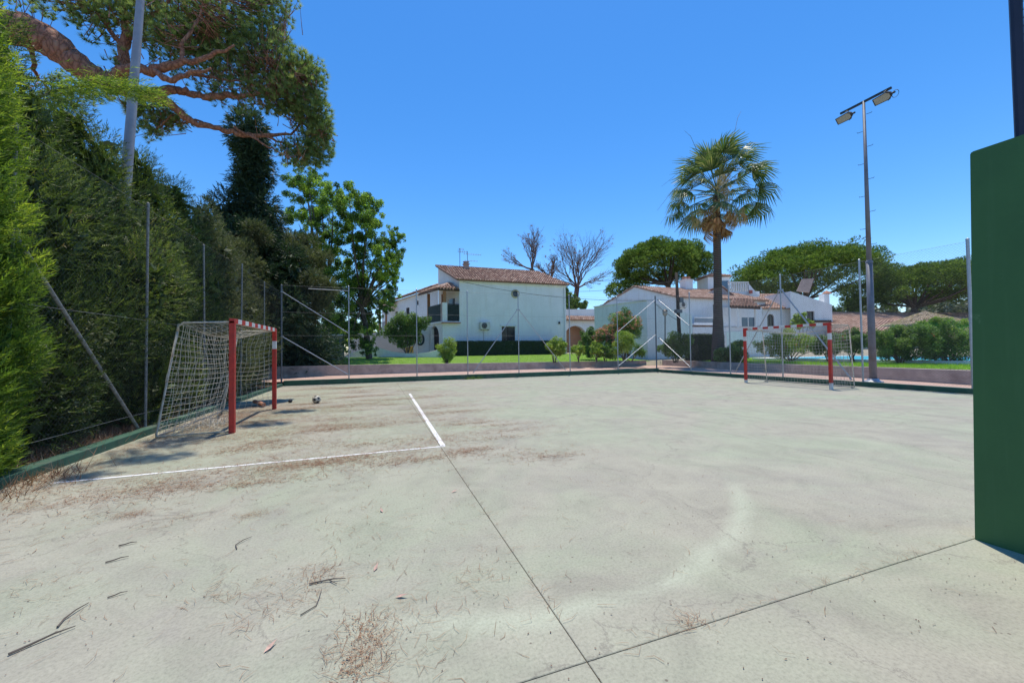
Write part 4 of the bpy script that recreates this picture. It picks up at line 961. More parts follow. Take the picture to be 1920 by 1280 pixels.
mb = MB(); mb.box((32.2 + 1.9, 33.35, 4.05), (3.3, 1.05, .2)); mb.box((34.1, 33.42, 2.85), (3.4, .8, .6)); mb.build('balcony', M['white2'], gh)
rail(gh, (32.55, 32.86), (35.7, 32.86), 4.15, 4.75, M['pane_blue'], mat=M['white'])
tile_roof(gh, [(32.4, 32.4, 3.2), (35.8, 32.4, 3.2), (35.8, 33.4, 3.9), (32.4, 33.4, 3.9)], M['tile_pale'], .26, .4, .1, 'canopy')
mb = MB(); c = cp(1287, 538, 49); mb.box((c.x, c.y, c.z - .7), (1.1, 1.0, 3.0)); mb.box((c.x, c.y, c.z + .85), (1.3, 1.2, .12)); mb.build('chimney', M['white2'], gh)
mb = MB()
for dx in (-.3, .3): mb.box((c.x + dx, c.y, c.z + 1.1), (.3, .5, .4))
mb.build('chimney_cowl', M['terracotta'], gh)
for k, (px, py, lab) in enumerate([(1277, 571, 'upper cream air conditioner on the wall of the gabled house beside the utility pole'), (1280, 605, 'lower cream air conditioner on the wall of the gabled house beside the utility pole')]):
    r_ = empty('air_conditioner', (31.6, 33.7, 5 - k)); tag(r_, lab, 'air conditioner'); p = aty(px, py, 33.7); ac_unit(r_, (p.x + .25, 33.7, p.z), .9, .65)

# --- tower house and pergola behind the palm
th = tag(empty('tower_house', (46, 40, 1)), 'white house with square lookout tower, balustraded terrace and grey gable behind the palm trunk', 'house')
def quadbox(mb, x0, x1, ytop, ybot, depth, thick):
    """upright block whose front face spans the given bearings at the given distance"""
    a, b = cp(x0, ytop, depth), cp(x1, ytop, depth); zb = cp(x0, ybot, depth).z; k = Vector((b.x - a.x, b.y - a.y, 0)).normalized(); n = Vector((-k.y, k.x, 0)) * thick
    mb.prism([(a.x, a.y), (b.x, b.y), (b.x + n.x, b.y + n.y), (a.x + n.x, a.y + n.y)], zb, a.z, [a.z, b.z, b.z, a.z]); return a, b, n
mb = MB(); a, b, n = quadbox(mb, 1327, 1368, 519, 560, 52, 3.0); mb.build('tower', M['white'], th)
zt_ = (a.z + b.z) / 2; cc = (a + b) / 2 + n / 2; cc.z = zt_ + .75; k = (b - a).normalized() * .3; a1 = a - k - n * .08; b1 = b + k - n * .08; a2 = a - k + n * 1.08; b2 = b + k + n * 1.08
for q in (a1, b1, a2, b2): q.z = zt_ + .1
for e in ((a1, b1), (b1, b2), (b2, a2), (a2, a1)): tile_roof(th, [e[0], e[1], cc], M['tile_pale'], .3, .45, .08, 'tower_roof')
mb = MB(); f = (a + b) / 2 + (b - a) * .28 - n * .01
mb.box((f.x, f.y, f.z - 1.3), (.9, .1, 1.5), math.atan2(k.y, k.x)); mb.build('tower_opening', M['pane_blue'], th)
mb = MB(); a, b, n = quadbox(mb, 1366, 1424, 546, 612, 50, 6.0); mb.build('wall', M['white'], th)
mb = MB(); quadbox(mb, 1366, 1404, 528, 530, 50, .25)
for i in range(9): quadbox(mb, 1367 + i * 4.4, 1369 + i * 4.4, 530.5, 546, 50, .2)
mb.build('balustrade', M['stone_white'], th)
mb = MB(); p = [cp(1404, 532, 49.8), cp(1425, 556, 49.8), cp(1425, 575, 49.8), cp(1404, 575, 49.8)]; mb.poly(p); mb.poly([v + Vector((.2, .5, 0)) for v in p]); mb.poly([p[0], p[1], p[1] + Vector((.2, .5, 0)), p[0] + Vector((.2, .5, 0))]); mb.build('stair_parapet', M['white'], th)
mb = MB(); quadbox(mb, 1405, 1411, 544, 550, 49.6, .1); mb.build('sign', simple('red_tile', (.5, .1, .06)), th)
mb = MB(); apex = cp(1352, 537, 47); l_, r_ = cp(1310, 556, 47), cp(1402, 575, 47); nn = Vector((.33, .94, 0)) * 5
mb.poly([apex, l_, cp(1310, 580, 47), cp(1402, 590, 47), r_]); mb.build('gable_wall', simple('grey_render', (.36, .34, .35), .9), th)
tile_roof(th, [cp(1402, 575, 46.8), cp(1402, 575, 46.8) + nn, apex + nn + Vector((0, 0, .1)), apex + Vector((0, 0, .1))], M['tile'], .3, .45, .1, 'side_roof')
pg = tag(empty('tiled_pergola', (42, 33, 1)), 'open veranda with dark tiled roof on slim columns just right of the palm trunk', 'veranda')
e0, e1 = cp(1366, 573, 41), cp(1426, 575, 39.5); r0, r1 = cp(1376, 557, 44), cp(1406, 560, 43)
tile_roof(pg, [e0, e1, r1, r0], M['tile'], .28, .42, .12); mb = MB(); mb.tube([e0 - Vector((0, 0, .14)), e1 - Vector((0, 0, .14))], .12, 4); mb.build('beam', M['wood_dark'], pg)
for px in (1368, 1383, 1416): mb = MB(); t_ = cp(px, 577, 40.6); z_ = cp(px, 614, 40.6).z; mb.box((t_.x, t_.y, (t_.z + z_) / 2), (.16, .16, t_.z - z_)); mb.build('column', M['white'], pg)
mb = MB(); quadbox(mb, 1300, 1428, 613, 660, 40.8, 4.0); mb.build('base_wall', M['white2'], pg)
mb = MB(); quadbox(mb, 1391, 1402, 595, 612, 40.7, .05); quadbox(mb, 1404, 1416, 595, 612, 40.7, .05); mb.build('railing_screen', M['pane_blue'], pg)
mb = MB(); quadbox(mb, 1352, 1428, 576, 612, 44.2, .3); mb.build('back_wall', M['white'], pg)

# --- white house with arched door on the right
rw = tag(empty('arched_white_house', (52, 36, 1)), 'single-storey white house with arched doorway, tiled left roof and chimney left of floodlight pole', 'house')
def facade_px(mb, x0, x1, ytop, ybot, depth, holes, d=.25):
    a, b = cp(x0, ytop, depth), cp(x1, ytop, depth); L = math.hypot(b.x - a.x, b.y - a.y); u = Vector(((b.x - a.x) / L, (b.y - a.y) / L)); z1, z0 = a.z, cp(x0, ybot, depth).z
    hh = []
    for h in holes: hh.append(((h[0] - x0) / (x1 - x0) * L, (h[1] - x0) / (x1 - x0) * L, cp(x0, h[3], depth).z, cp(x0, h[2], depth).z, h[4]))
    o = Vector((a.x, a.y)); facade(mb, o, u, L, z0, z1, hh, d); return o, u, hh, L, z0, z1
mb = MB(); o1, u1, hh1, L1, z0_, z1_ = facade_px(mb, 1424, 1482, 577, 640, 46, [(1438, 1451, 589, 614, True)]); mb.build('wall', M['white'], rw)
opening(rw, o1, u1, hh1[0], depth=.2, kind='door', mat_frame=M['wood_dark'])
a, b = cp(1420, 578, 45.7), cp(1481, 578, 45.7); c_, d_ = cp(1472, 552, 51), cp(1421, 553, 51); tile_roof(rw, [a, b, c_, d_], M['tile_pale'], .3, .45)
mb = MB(); o2, u2, hh2, L2, za, zb = facade_px(mb, 1482, 1560, 577, 640, 45, [(1512, 1527, 584, 603, False)])
g0, g1_, g2_, g3_ = cp(1482, 577, 45), cp(1560, 577, 45), cp(1560, 571, 45), cp(1482, 546, 45); bk = Vector((.3, .95, 0)) * 6
mb.poly([g0, g1_, g2_, g3_]); g4 = cp(1472, 552, 45); mb.poly([g3_, g2_, g2_ + bk, g3_ + bk]); mb.poly([V3(o2 + u2 * L2, za), g2_, g2_ + bk, V3(o2 + u2 * L2, za) + bk]); mb.poly([g0, g3_, g3_ + bk, g0 + bk])
mb.build('gable_wall', M['white'], rw); opening(rw, o2, u2, hh2[0], depth=.2)
mb = MB(); quadbox(mb, 1545, 1555, 551, 572, 46, .8); mb.build('chimney', M['white'], rw); mb = MB(); c = cp(1550, 547, 46.4); mb.lathe([(.5, 0), (.35, .18), (.02, .4)], (c.x, c.y, c.z - .25), 10); mb.build('chimney_cowl', M['terracotta'], rw)
mb = MB(); quadbox(mb, 1527, 1559, 600, 604, 44.7, .4); mb.build('ledge', M['wood_dark'], rw)
r_ = tag(empty('air_conditioner', (48, 37, 3)), 'small air conditioner on the white wall just left of the arched doorway', 'air conditioner'); c = cp(1423, 585, 45.4); ac_unit(r_, c, .9, .7)
pn = tag(empty('tilted_panel', (50, 36, 6)), 'brownish tilted solar panel on struts above the roof of the arched white house', 'solar panel')
pp = [cp(1493, 546, 48), cp(1516, 549, 48), cp(1525, 523, 48.8), cp(1503, 524, 48.8)]; mb = MB(); nn = (pp[1] - pp[0]).cross(pp[3] - pp[0]).normalized() * .12
mb._add(pp + [v + nn for v in pp], [(0, 1, 2, 3), (7, 6, 5, 4), (0, 4, 5, 1), (1, 5, 6, 2), (2, 6, 7, 3), (3, 7, 4, 0)]); mb.build('board', M['panel'], pn)
mb = MB(); mid_ = (pp[0] + pp[2]) / 2; mb.tube([mid_ + Vector((0, .2, 0)), Vector((mid_.x, mid_.y + .2, 3))], .05, 6); mb.tube([pp[1], Vector((mid_.x + .4, mid_.y + .2, 4.5))], .04, 5)
for t_ in (.3, .6): mb.tube([pp[0].lerp(pp[1], t_) - nn * .3, pp[3].lerp(pp[2], t_) - nn * .3], .03, 4)
mb.build('strut', M['dark'], pn)
mb = MB(); quadbox(mb, 1362, 1480, 622, 672, 33, .3); tag(mb.build('garden_wall', M['white']), 'plain white garden wall seen through the net of the right goal', 'wall')
# --- low tiled pavilions on the far right
pv = tag(empty('tiled_pavilion', (45, 25, 1)), 'long low building with faded clay roof beyond the pool on the right', 'building')
tile_roof(pv, [cp(1556, 622, 40), cp(1905, 634, 36), cp(1905, 606, 43), cp(1556, 607, 47)], M['tile_pale'], .3, .45, .14)
mb = MB(); quadbox(mb, 1558, 1900, 626, 655, 41, .3); mb.build('wall', M['white2'], pv)
pv = tag(empty('tiled_pavilion', (50, 32, 1)), 'farther low building with clay roof over a dark eave left of the light pole', 'building')
tile_roof(pv, [cp(1556, 602, 50), cp(1905, 604, 50), cp(1905, 588, 56), cp(1560, 586, 56)], M['tile_pale'], .3, .45, .14)
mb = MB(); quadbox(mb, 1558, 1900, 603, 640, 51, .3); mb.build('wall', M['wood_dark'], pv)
# thatched parasol
um = tag(empty('thatched_parasol', tuple(cp(1735, 640, 24))), 'wide thatched straw parasol rising above the shrubs on the right', 'parasol')
c = cp(1735, 607, 24); mb = MB(); mb.lathe([(1.95, -.06), (1.9, .0), (1.2, .2), (1.15, .27), (.5, .5), (.45, .56), (.05, .8)], (c.x, c.y, c.z), 26); mb.lathe([(1.95, -.06), (.1, .3)], (c.x, c.y, c.z), 26); mb.build('canopy', M['thatch'], um)
mb = MB(); mb.tube([(c.x, c.y, .4), (c.x, c.y, c.z + .4)], .07, 8); mb.build('pole', M['wood'], um)
P_ = []; D_ = []
for k in range(2600):
    a = random.random() * 6.283; r_ = 1.95 * math.sqrt(random.random()); P_.append((c.x + math.cos(a) * r_, c.y + math.sin(a) * r_, c.z + .8 - r_ / 1.95 * .8)); D_.append((math.cos(a), math.sin(a), -.55))
o = np_mesh('straw', blades(np.array(P_), unit(np.array(D_) + rng.normal(size=(2600, 3)) * .12), .22, .03), 3, M['palm_straw'], um, rng.random(2600)); o['kind'] = 'stuff'

# pool, coping
mb = MB(); a, b, c_, d_ = gz(1430, 681.5, .58), gz(1700, 681, .58), gz(1700, 673, .58), gz(1430, 674, .58)
ps = [Vector((33, 9, .6)), Vector((48, 11, .6)), Vector((44, 30, .6)), Vector((30, 27, .6))]
# ---------------------------------------------------------------- poles, lamps, cables
up = tag(empty('utility_pole', tuple(cp(1275, 668, 28))), 'dark wooden utility pole with fittings in front of the gabled house', 'utility pole')
t0, t1 = cp(1276, 672, 29), cp(1268, 511, 29); mb = MB(); mb.tube([t0, t1], [.15, .1], 10); mb.build('pole', M['pole_wood'], up, smooth=True)
mb = MB(); q = t0.lerp(t1, .55); mb.box(q, (.5, .3, .25)); q = t0.lerp(t1, .68); mb.box(q + Vector((.2, -.1, 0)), (.3, .25, .35)); mb.build('junction_box', M['galv_dark'], up)
sl = tag(empty('street_lamp', tuple(cp(1247, 660, 27))), 'slim garden lamp with a round glass lantern in front of the annex', 'street lamp')
b_ = cp(1247, 668, 25.5); t_ = cp(1247, 592, 25.5); mb = MB(); mb.tube([b_, t_], .035, 8); mb.build('lamp_post', M['dark'], sl)
mb = MB(); mb.lathe([(.05, -.02), (.13, .05), (.17, .18), (.12, .32), (.02, .36)], t_, 12); mb.build('lantern', M['lamp_glass'], sl, smooth=True); mb = MB(); mb.lathe([(.2, .3), (.1, .4), (.01, .46)], t_, 12); mb.build('lamp_cap', M['dark'], sl)
def cable(a, b, sag, label, r=.016):
    mb = MB(); pts = []
    for i in range(21): t = i / 20; p = a.lerp(b, t); p.z -= 4 * sag * t * (1 - t); pts.append(p)
    mb.tube(pts, r, 4); tag(mb.build('overhead_cable', M['cable']), label, 'cable')
cable(cp(868, 528, 34.5), cp(1226, 563, 29), .5, 'overhead cable sagging across the upper front wall of the white house')
cable(cp(1055, 546, 44), cp(1270, 525, 29), .3, 'thin overhead cable between the dead tree and the top of the utility pole')
cable(cp(1226, 566, 27.0), cp(1270, 600, 29), .1, 'short cable from the corner of the court fence down to the utility pole')

# ---------------------------------------------------------------- vegetation
def stuffpart(o): o['kind'] = 'stuff'; return o
def conifer(x, y, h, r, n, label, mat, prof=None, upd=.5, L=.19, nb=9, bl=.06, bw=.013, z0=0.0, group='cypress trees of the hedge behind the left fence', lean=(0, 0), name='cypress_tree', lumpk=1.0):
    root = tag(empty(name, (x, y, z0)), label, 'tree', group)
    prof = prof or (lambda t: min(1, .75 + t * 1.2) * (1 - max(0, t - .35) / .65) ** .62 + .06)
    lumps = []; k = 0; t = .04
    while t < .985:
        R = r * prof(t); m = max(2, int(6 * prof(t) + 1)); s = r * (.24 + .22 * prof(t)) * lumpk * random.uniform(.75, 1.2)
        for i in range(m):
            a = k * 2.399 + i * 6.283 / m; rr = max(0, R - s * .75) * random.uniform(.55, 1.3)
            lumps.append((x + math.cos(a) * rr + lean[0] * t, y + math.sin(a) * rr + lean[1] * t, z0 + h * t * .97 + random.uniform(-.1, .1), s, s, s * 1.5)); k += 1
        t += .62 * s * 1.5 / h * 1.25
    P, Nn, idx = lump_pts(lumps, n, .62); ok = P[:, 2] > z0 + .1; P, Nn, idx = P[ok], Nn[ok], idx[ok]
    D = unit(Nn * .9 + np.array([0, 0, upd]) + rv(len(P)) * .45)
    V = sprays(P - D * L * .4, D, L, nb, bl, bw); lr = rng.normal(size=len(lumps)) * .15
    sr = np.clip(rng.normal(.42, .18, len(P)) + lr[idx], 0, 1); rn = np.clip(np.tile(sr, nb) + rng.normal(size=len(P) * nb) * .08, 0, 1)
    stuffpart(np_mesh('crown', V, 3, mat, root, rn))['kind'] = 'stuff'
    P2, N2, _ = lump_pts(lumps, int(n * .3), .1, rmax=.6); V2 = diamonds(P2, rv(len(P2)), .16 * r + .1, .06 * r + .05)
    stuffpart(np_mesh('light_block_core', V2, 4, mat, root, np.clip(rng.normal(.35, .15, len(V2)), 0, 1)))  # darker-toned leaf cards added inside the crown to block light
    mb = MB(); mb.tube([(x, y, z0 - .1), (x + .04, y, z0 + h * .35), (x + lean[0] * .7, y + lean[1] * .7, z0 + h * .8)], [.05 * h * .4 + .03, .09, .03], 8); mb.build('trunk', M['bark_grey'], root)
    return root
hed = [(-4.43, 5.95, 6.9, .6, 34000, 'bright yellow-green cypress nearest the camera bulging over the left kerb', 'cypress_bright'),
       (-5.5, 7.9, 6.6, 1.35, 23000, 'tall dark green cypress directly behind the bright nearest one', 'cypress'),
       (-5.3, 9.6, 6.4, 1.3, 21000, 'dense cypress with feathery tips around the leaning light pole foot', 'cypress'),
       (-5.3, 11.4, 6.2, 1.3, 19000, 'shaggy green cypress behind the netting of the left goal', 'cypress'),
       (-5.4, 13.3, 6.6, 1.4, 16000, 'sunlit-topped cypress just beyond the left goal frame', 'cypress'),
       (-5.4, 15.4, 6.4, 1.45, 12000, 'brownish green cypress with patches of dry sprays behind the far goal post', 'juniper'),
       (-5.3, 17.4, 5.6, 1.4, 11000, 'olive green cypress near the left corner of the court', 'juniper'),
       (-6.9, 19.6, 7.6, 1.8, 9000, 'broad cypress closing the far end of the hedge', 'cypress')]
for h in hed: conifer(h[0], h[1], h[2], h[3], h[4], h[5], M[h[6]], upd=.75 if h[6] == 'cypress_bright' else .45)
# undergrowth filling the foot of the hedge
def shrub(name, label, lumps, n, mat, size=.09, asp=.55, group=None, flower=None, nf=0, fs=.07, stems=None, cat='shrub', up=.3, shell=.45):
    c = np.mean(np.array(lumps)[:, :3], 0); zb = min(l[2] - l[5] for l in lumps); big_l = lumps; lumps = frac([(*l[:3], l[3] * 1.22, l[4] * 1.22, l[5] * 1.2) for l in lumps], 10, .4); n = int(n * 1.5)
    root = tag(empty(name, (c[0], c[1], zb)), label, cat, group)
    P, Nn, idx = lump_pts(lumps, n, shell * .6, rmax=1.15); Nd = unit(Nn * .5 + rv(n) * .8 + np.array([0, 0, up]))
    V = diamonds(P, Nd, size * (.6 + .8 * rng.random(n)), size * asp); lr = rng.normal(size=len(lumps)) * .12
    stuffpart(np_mesh('foliage', V, 4, mat, root, np.clip(rng.normal(.45, .2, n) + lr[idx], 0, 1)))
    if flower:
        P, Nn, _ = lump_pts(lumps, nf, .95); P = P[P[:, 2] > c[2] - .3 * (c[2] - zb)]; ks = []
        for j in range(7): ks.append(diamonds(P + rv(len(P)) * fs, rv(len(P)), fs, fs * .8))
        V = np.concatenate(ks); stuffpart(np_mesh('blossom', V, 4, flower, root, rng.random(len(V))))
    mb = MB(); base = Vector((c[0], c[1], stems if stems is not None else zb))
    for l in big_l[:9]: mb.tube([base + Vector((random.uniform(-.1, .1), random.uniform(-.1, .1), 0)), base.lerp(Vector(l[:3]), .5) + Vector((0, 0, .1)), Vector(l[:3])], [.035, .025, .012], 5)
    mb.build('stem', M['bark_grey'], root); return root
def und(y0, y1, label, n):
    ls = [(-4.9 + random.uniform(-.35, .35), random.uniform(y0, y1), random.uniform(.3, 1.6), .5, .5, .5) for _ in range(16)]
    shrub('undergrowth_bush', label, ls, n, M['juniper'], .07, .3, 'bushes under the hedge', stems=.05)
und(7.2, 10, 'scrubby undergrowth at the foot of the hedge left of the goal', 16000); und(10, 14, 'scrubby undergrowth behind the net of the left goal', 14000); und(14, 19, 'scrubby undergrowth near the far left corner of the court', 9000)
# feathery sprig waving across the light pole
root = tag(empty('cypress_branch', (-5.4, 8.6, 5.6)), 'loose yellow-green cypress spray reaching across the leaning light pole', 'branch')
pl = [Vector((-5.7, 8.3, 5.2)), Vector((-5.1, 8.8, 6.1)), Vector((-4.7, 9.1, 6.45)), Vector((-4.15, 9.4, 6.55))]
mb = MB(); mb.tube(pl, [.03, .02, .012, .006], 5); mb.build('stem', M['bark_grey'], root)
P = []; 
for k in range(700):
    t = random.random() * 2.99; i = int(t); p = pl[i].lerp(pl[i + 1], t - i); P.append((p.x + random.gauss(0, .12), p.y + random.gauss(0, .12), p.z + random.gauss(0, .09)))
P = np.array(P); D = unit(np.array([.75, .25, .1]) + rv(700) * .4); V = sprays(P, D, .24, 8, .08, .012); stuffpart(np_mesh('foliage', V, 3, M['cypress_bright'], root, rng.random(len(V))))

# --- stone pine whose limbs reach over the hedge
pine = tag(empty('stone_pine', (-12, 15, 0)), 'large stone pine reaching in from the left with thick reddish limbs above the hedge', 'tree')
def limb(pts, w, Y, name='limb', n=10):
    if w[0] < .5: w = [q * .78 for q in w]
    """pts: bearings with distance; widths in metres"""
    P = [aty(x, y, Y + dy) for x, y, dy in pts]; Q = []; W = []
    for i in range(len(P) - 1):
        for k in range(5):
            t = k / 5; p0 = P[max(i - 1, 0)]; p3 = P[min(i + 2, len(P) - 1)]
            a, b, c, d = p0, P[i], P[i + 1], p3
            q = .5 * ((2 * b) + (c - a) * t + (2 * a - 5 * b + 4 * c - d) * t * t + (3 * b - a - 3 * c + d) * t ** 3)
            Q.append(q + Vector((random.gauss(0, .02), random.gauss(0, .02), random.gauss(0, .025)))); W.append((w[i] + (w[i + 1] - w[i]) * t) * random.uniform(.92, 1.1) * .5)
    Q.append(P[-1]); W.append(w[-1] * .5); mb = MB(); mb.tube(Q, W, n); mb.build(name, M['bark'], pine, smooth=True); return Q[4:]
YP = 14.0
limbs = []
mb = MB(); mb.tube([(-13.5, 14.5, -.2), (-13.2, 14.4, 4), (-12.3, 14.2, 8.4)], [.6, .55, .48], 14); mb.build('trunk', M['bark'], pine, smooth=True)
limbs.append(limb([(-160, 20, .2), (-60, 38, .1), (0, 48, 0), (50, 60, 0), (100, 84, 0), (140, 118, 0), (180, 145, 0), (225, 160, 0), (255, 178, 0)], [.9, .85, .8, .78, .72, .66, .56, .46, .36], YP))
limbs.append(limb([(225, 155, 0), (262, 175, .2), (300, 185, .3), (330, 205, .4), (370, 232, .6), (410, 240, .7), (455, 252, .9), (500, 255, 1.0), (545, 250, 1.1), (570, 225, 1.2)], [.42, .40, .38, .3, .24, .2, .19, .16, .1, .05], YP))
limbs.append(limb([(280, 178, .2), (320, 170, .2), (345, 172, .2), (375, 182, .2), (415, 178, .3), (450, 180, .3), (500, 172, .4), (560, 150, .5)], [.34, .3, .26, .24, .26, .2, .14, .06], YP))
limbs.append(limb([(210, 150, 0), (250, 128, -.4), (290, 132, -.5), (330, 118, -.6), (380, 108, -.7), (440, 85, -.8)], [.4, .34, .3, .24, .16, .06], YP))
limbs.append(limb([(225, 145, 0), (232, 100, .3), (236, 60, .4), (232, 20, .5), (225, -40, .6)], [.38, .34, .26, .2, .12], YP))
limbs.append(limb([(235, 75, .4), (262, 55, .2), (290, 30, 0), (330, -20, -.2)], [.2, .17, .13, .06], YP))
limbs.append(limb([(230, 85, .4), (200, 50, .5), (178, 10, .6), (160, -40, .6)], [.2, .16, .1, .06], YP))
limbs.append(limb([(290, 132, -.5), (318, 150, -.8), (350, 142, -.9), (395, 128, -1.1)], [.2, .2, .15, .06], YP))
limbs.append(limb([(340, 118, -.6), (345, 80, -.5), (365, 50, -.4), (380, 10, -.3)], [.16, .13, .1, .05], YP))
limbs.append(limb([(255, 75, .3), (280, 75, .4), (315, 78, .6), (350, 60, .8)], [.14, .12, .1, .05], YP))
limbs.append(limb([(440, 240, .8), (480, 262, .6), (510, 280, .5), (545, 295, .4)], [.12, .09, .06, .03], YP))
limbs.append(limb([(500, 255, 1.0), (535, 268, 1.1), (570, 275, 1.2), (600, 262, 1.3)], [.11, .08, .06, .03], YP))
limbs.append(limb([(400, 238, .7), (360, 225, .8), (330, 232, 1.0), (300, 205, 1.1)], [.1, .08, .06, .03], YP))
limbs.append(limb([(350, 137, .1), (400, 148, .2), (450, 150, .3), (505, 130, .4)], [.12, .1, .07, .03], YP))
limbs.append(limb([(60, 62, .1), (60, 110, .3), (75, 150, .5), (110, 190, .7)], [.2, .14, .1, .04], YP + .8))
reg = [(420, 70, 105, 75, 1.0, 900), (480, 115, 75, 62, .8, 620), (350, 40, 90, 50, .6, 380), (500, 30, 45, 55, .9, 300), (450, 185, 70, 22, .5, 110), (370, 110, 70, 45, .3, 220), (515, 180, 42, 34, .5, 200),
       (560, 170, 42, 50, .6, 330), (590, 150, 22, 40, .6, 110), (585, 225, 35, 50, 1.0, 330), (600, 270, 26, 45, 1.1, 230), (560, 290, 40, 26, 1.0, 200), (540, 200, 30, 24, .9, 90), (560, 120, 24, 26, .5, 90),
       (290, 215, 42, 24, 1.0, 130), (275, 245, 22, 20, .9, 45), (320, 225, 28, 20, 1.0, 60), (260, 200, 20, 20, .8, 30), (205, 20, 50, 26, .4, 110), (160, 0, 60, 20, .5, 90), (90, 5, 60, 18, .5, 70), (60, -20, 80, 25, .5, 60),
       (250, 30, 50, 35, .0, 120), (300, 60, 40, 45, -.3, 130), (140, 40, 18, 14, .5, 14), (190, 60, 30, 25, .4, 40), (330, -30, 160, 40, .3, 300), (500, -30, 60, 40, .6, 160), (160, 165, 40, 20, 1.2, 60), (110, 185, 40, 25, 1.2, 60), (225, 120, 20, 25, .2, 18)]
OV = [(-3.0, 6.85, .55, .3, 90), (-3.3, 6.1, .3, .3, 40), (-2.15, 9.15, .5, .25, 90), (-1.95, 10.9, .5, .3, 100), (-3.1, 8.0, .4, .5, 80), ]
TP = []; anchors = [p for l in limbs for p in l]
allq = np.array([tuple(p) for p in anchors])
for (x, y, rx, ry, dy, n) in reg:
    n = int(n * 1.35); c = aty(x, y, YP + dy); mx, mz = rx / F_PX * YP * 1.02, ry / F_PX * YP * 1.02
    d = rv(n) * (rng.random((n, 1)) ** .4); TP.append(np.array(c) + d * np.array([mx, (mx + mz) * .42, mz]))
for (x, y, rx, ry, n) in OV:
    TP.append(np.array([x + 15.5 * .122, y + 15.5 * .18, 15.5]) + rv(n) * (rng.random((n, 1)) ** .4) * np.array([rx, ry, .35]))
TP = np.concatenate(TP)
near_i = np.argmin(((TP[:, None, :] - allq[None]) ** 2).sum(-1), 1); back = unit(allq[near_i] - TP)
D = unit(-back * .5 + np.array([0, 0, .6]) + rv(len(TP)) * .6)
V = tufts(TP, D, 46, .17, .0095, .75)
stuffpart(np_mesh('needle_crown', V, 3, M['pine'], pine, np.clip(np.tile(rng.normal(.45, .2, len(TP)), 46) + rng.normal(size=len(V)) * .08, 0, 1)))
mb = MB()
for i in range(0, len(TP), 4):
    p = Vector(TP[i]); a = Vector(allq[near_i[i]]) + Vector((random.gauss(0, .25), random.gauss(0, .25), random.gauss(0, .2))); v = a - p; L = min(v.length, .9)
    m_ = p + v.normalized() * L * .5 + Vector((0, 0, -.06)); mb.tube([p, m_, p + v.normalized() * L], [.006, .011, .016], 3, cap=False)
tw = mb.build('twigs', M['bark'], pine); tw['kind'] = 'stuff'

# --- dark spruce-like cypress behind
conifer(-6.6, 25.2, 14.3, 3.5, 22000, 'tall dark conifer with a ragged spire behind the cypress hedge', M['spruce'], prof=lambda t: (1.0 if t < .5 else (.6 if t < .72 else .42)) * (1 - t) ** .4 + .04 + .12 * math.sin(t * 40), upd=-.25, L=.4, nb=8, bl=.2, bw=.05, group='', name='dark_conifer', z0=.1, lumpk=.8)
# --- juniper at the corner
def jun(label, lp, n, base, name='juniper_tree'):
    lumps = [(*cp(x, y, d), r * d / F_PX, r * d / F_PX, r * d / F_PX * .8) for x, y, r, d in lp]
    root = tag(empty(name, base), label, 'tree'); lumps = frac(lumps, 9, .4); P, Nn, idx = lump_pts(lumps, n, .5); D = unit(Nn + np.array([0, 0, .2]) + rv(n) * .4); V = sprays(P, D, .3, 8, .12, .03)
    stuffpart(np_mesh('crown', V, 3, M['juniper'], root, np.clip(np.tile(rng.normal(.45, .2, n) + rng.normal(size=len(lumps))[idx] * .12, 8), 0, 1)))
    mb = MB(); b = Vector(base); top = Vector(lumps[0][:3]); mb.tube([b, b.lerp(top, .5) + Vector((-.15, 0, .1)), top], [.2, .15, .08], 8)
    for l in lumps[1::12]: mb.tube([b.lerp(top, .6), Vector(l[:3])], [.07, .025], 5)
    mb.build('trunk', M['bark_grey'], root)
jun('grey-green juniper with clumpy foliage leaning over the left corner of the court', [(560, 560, 38, 22), (520, 500, 26, 22), (550, 480, 26, 23), (590, 490, 24, 23), (510, 540, 28, 22), (590, 540, 30, 22), (600, 570, 22, 22), (540, 590, 26, 22), (575, 600, 24, 22), (490, 470, 22, 23), (540, 450, 22, 24), (520, 610, 22, 22), (575, 460, 20, 24)], 11000, tuple(cp(578, 672, 23)))
jun('olive juniper bush rising above the left fence posts', [(440, 470, 24, 19), (415, 455, 22, 19), (460, 500, 26, 19), (480, 440, 22, 20), (430, 510, 24, 19), (400, 490, 22, 18), (470, 535, 24, 19), (500, 570, 24, 19.5)], 7000, tuple(cp(450, 700, 19)))

# --- tall broadleaf tree
DB = 30
bl_ = [(575, 330, 26), (560, 360, 24), (600, 345, 24), (625, 365, 26), (655, 372, 24), (690, 385, 22), (575, 400, 28), (615, 405, 30), (655, 410, 28), (690, 430, 28), (715, 450, 24), (735, 470, 18), (742, 445, 14), (740, 495, 17), (715, 495, 26), (680, 475, 28), (640, 450, 26),
       (600, 445, 24), (620, 490, 28), (660, 510, 30), (695, 530, 24), (730, 545, 18), (715, 560, 16), (590, 470, 26), (570, 510, 26), (600, 600, 26), (560, 420, 22), (630, 620, 26), (655, 635, 20), (740, 520, 12), (690, 405, 20), (720, 575, 16), (640, 540, 30), (670, 560, 28), (640, 585, 30), (675, 600, 26), (700, 590, 18), (690, 630, 18), (610, 560, 26), (725, 520, 16), (605, 520, 24), (690, 655, 12)]
lumps = [(*cp(x, y, DB + random.uniform(-2.2, 2.2)), r * DB / F_PX * 1.0, r * DB / F_PX * 1.1, r * DB / F_PX * .95) for x, y, r in bl_]
bt = tag(empty('broadleaf_tree', tuple(cp(692, 668, DB))), 'tall airy broadleaf tree with fresh green leaves between dark conifer and white house', 'tree')
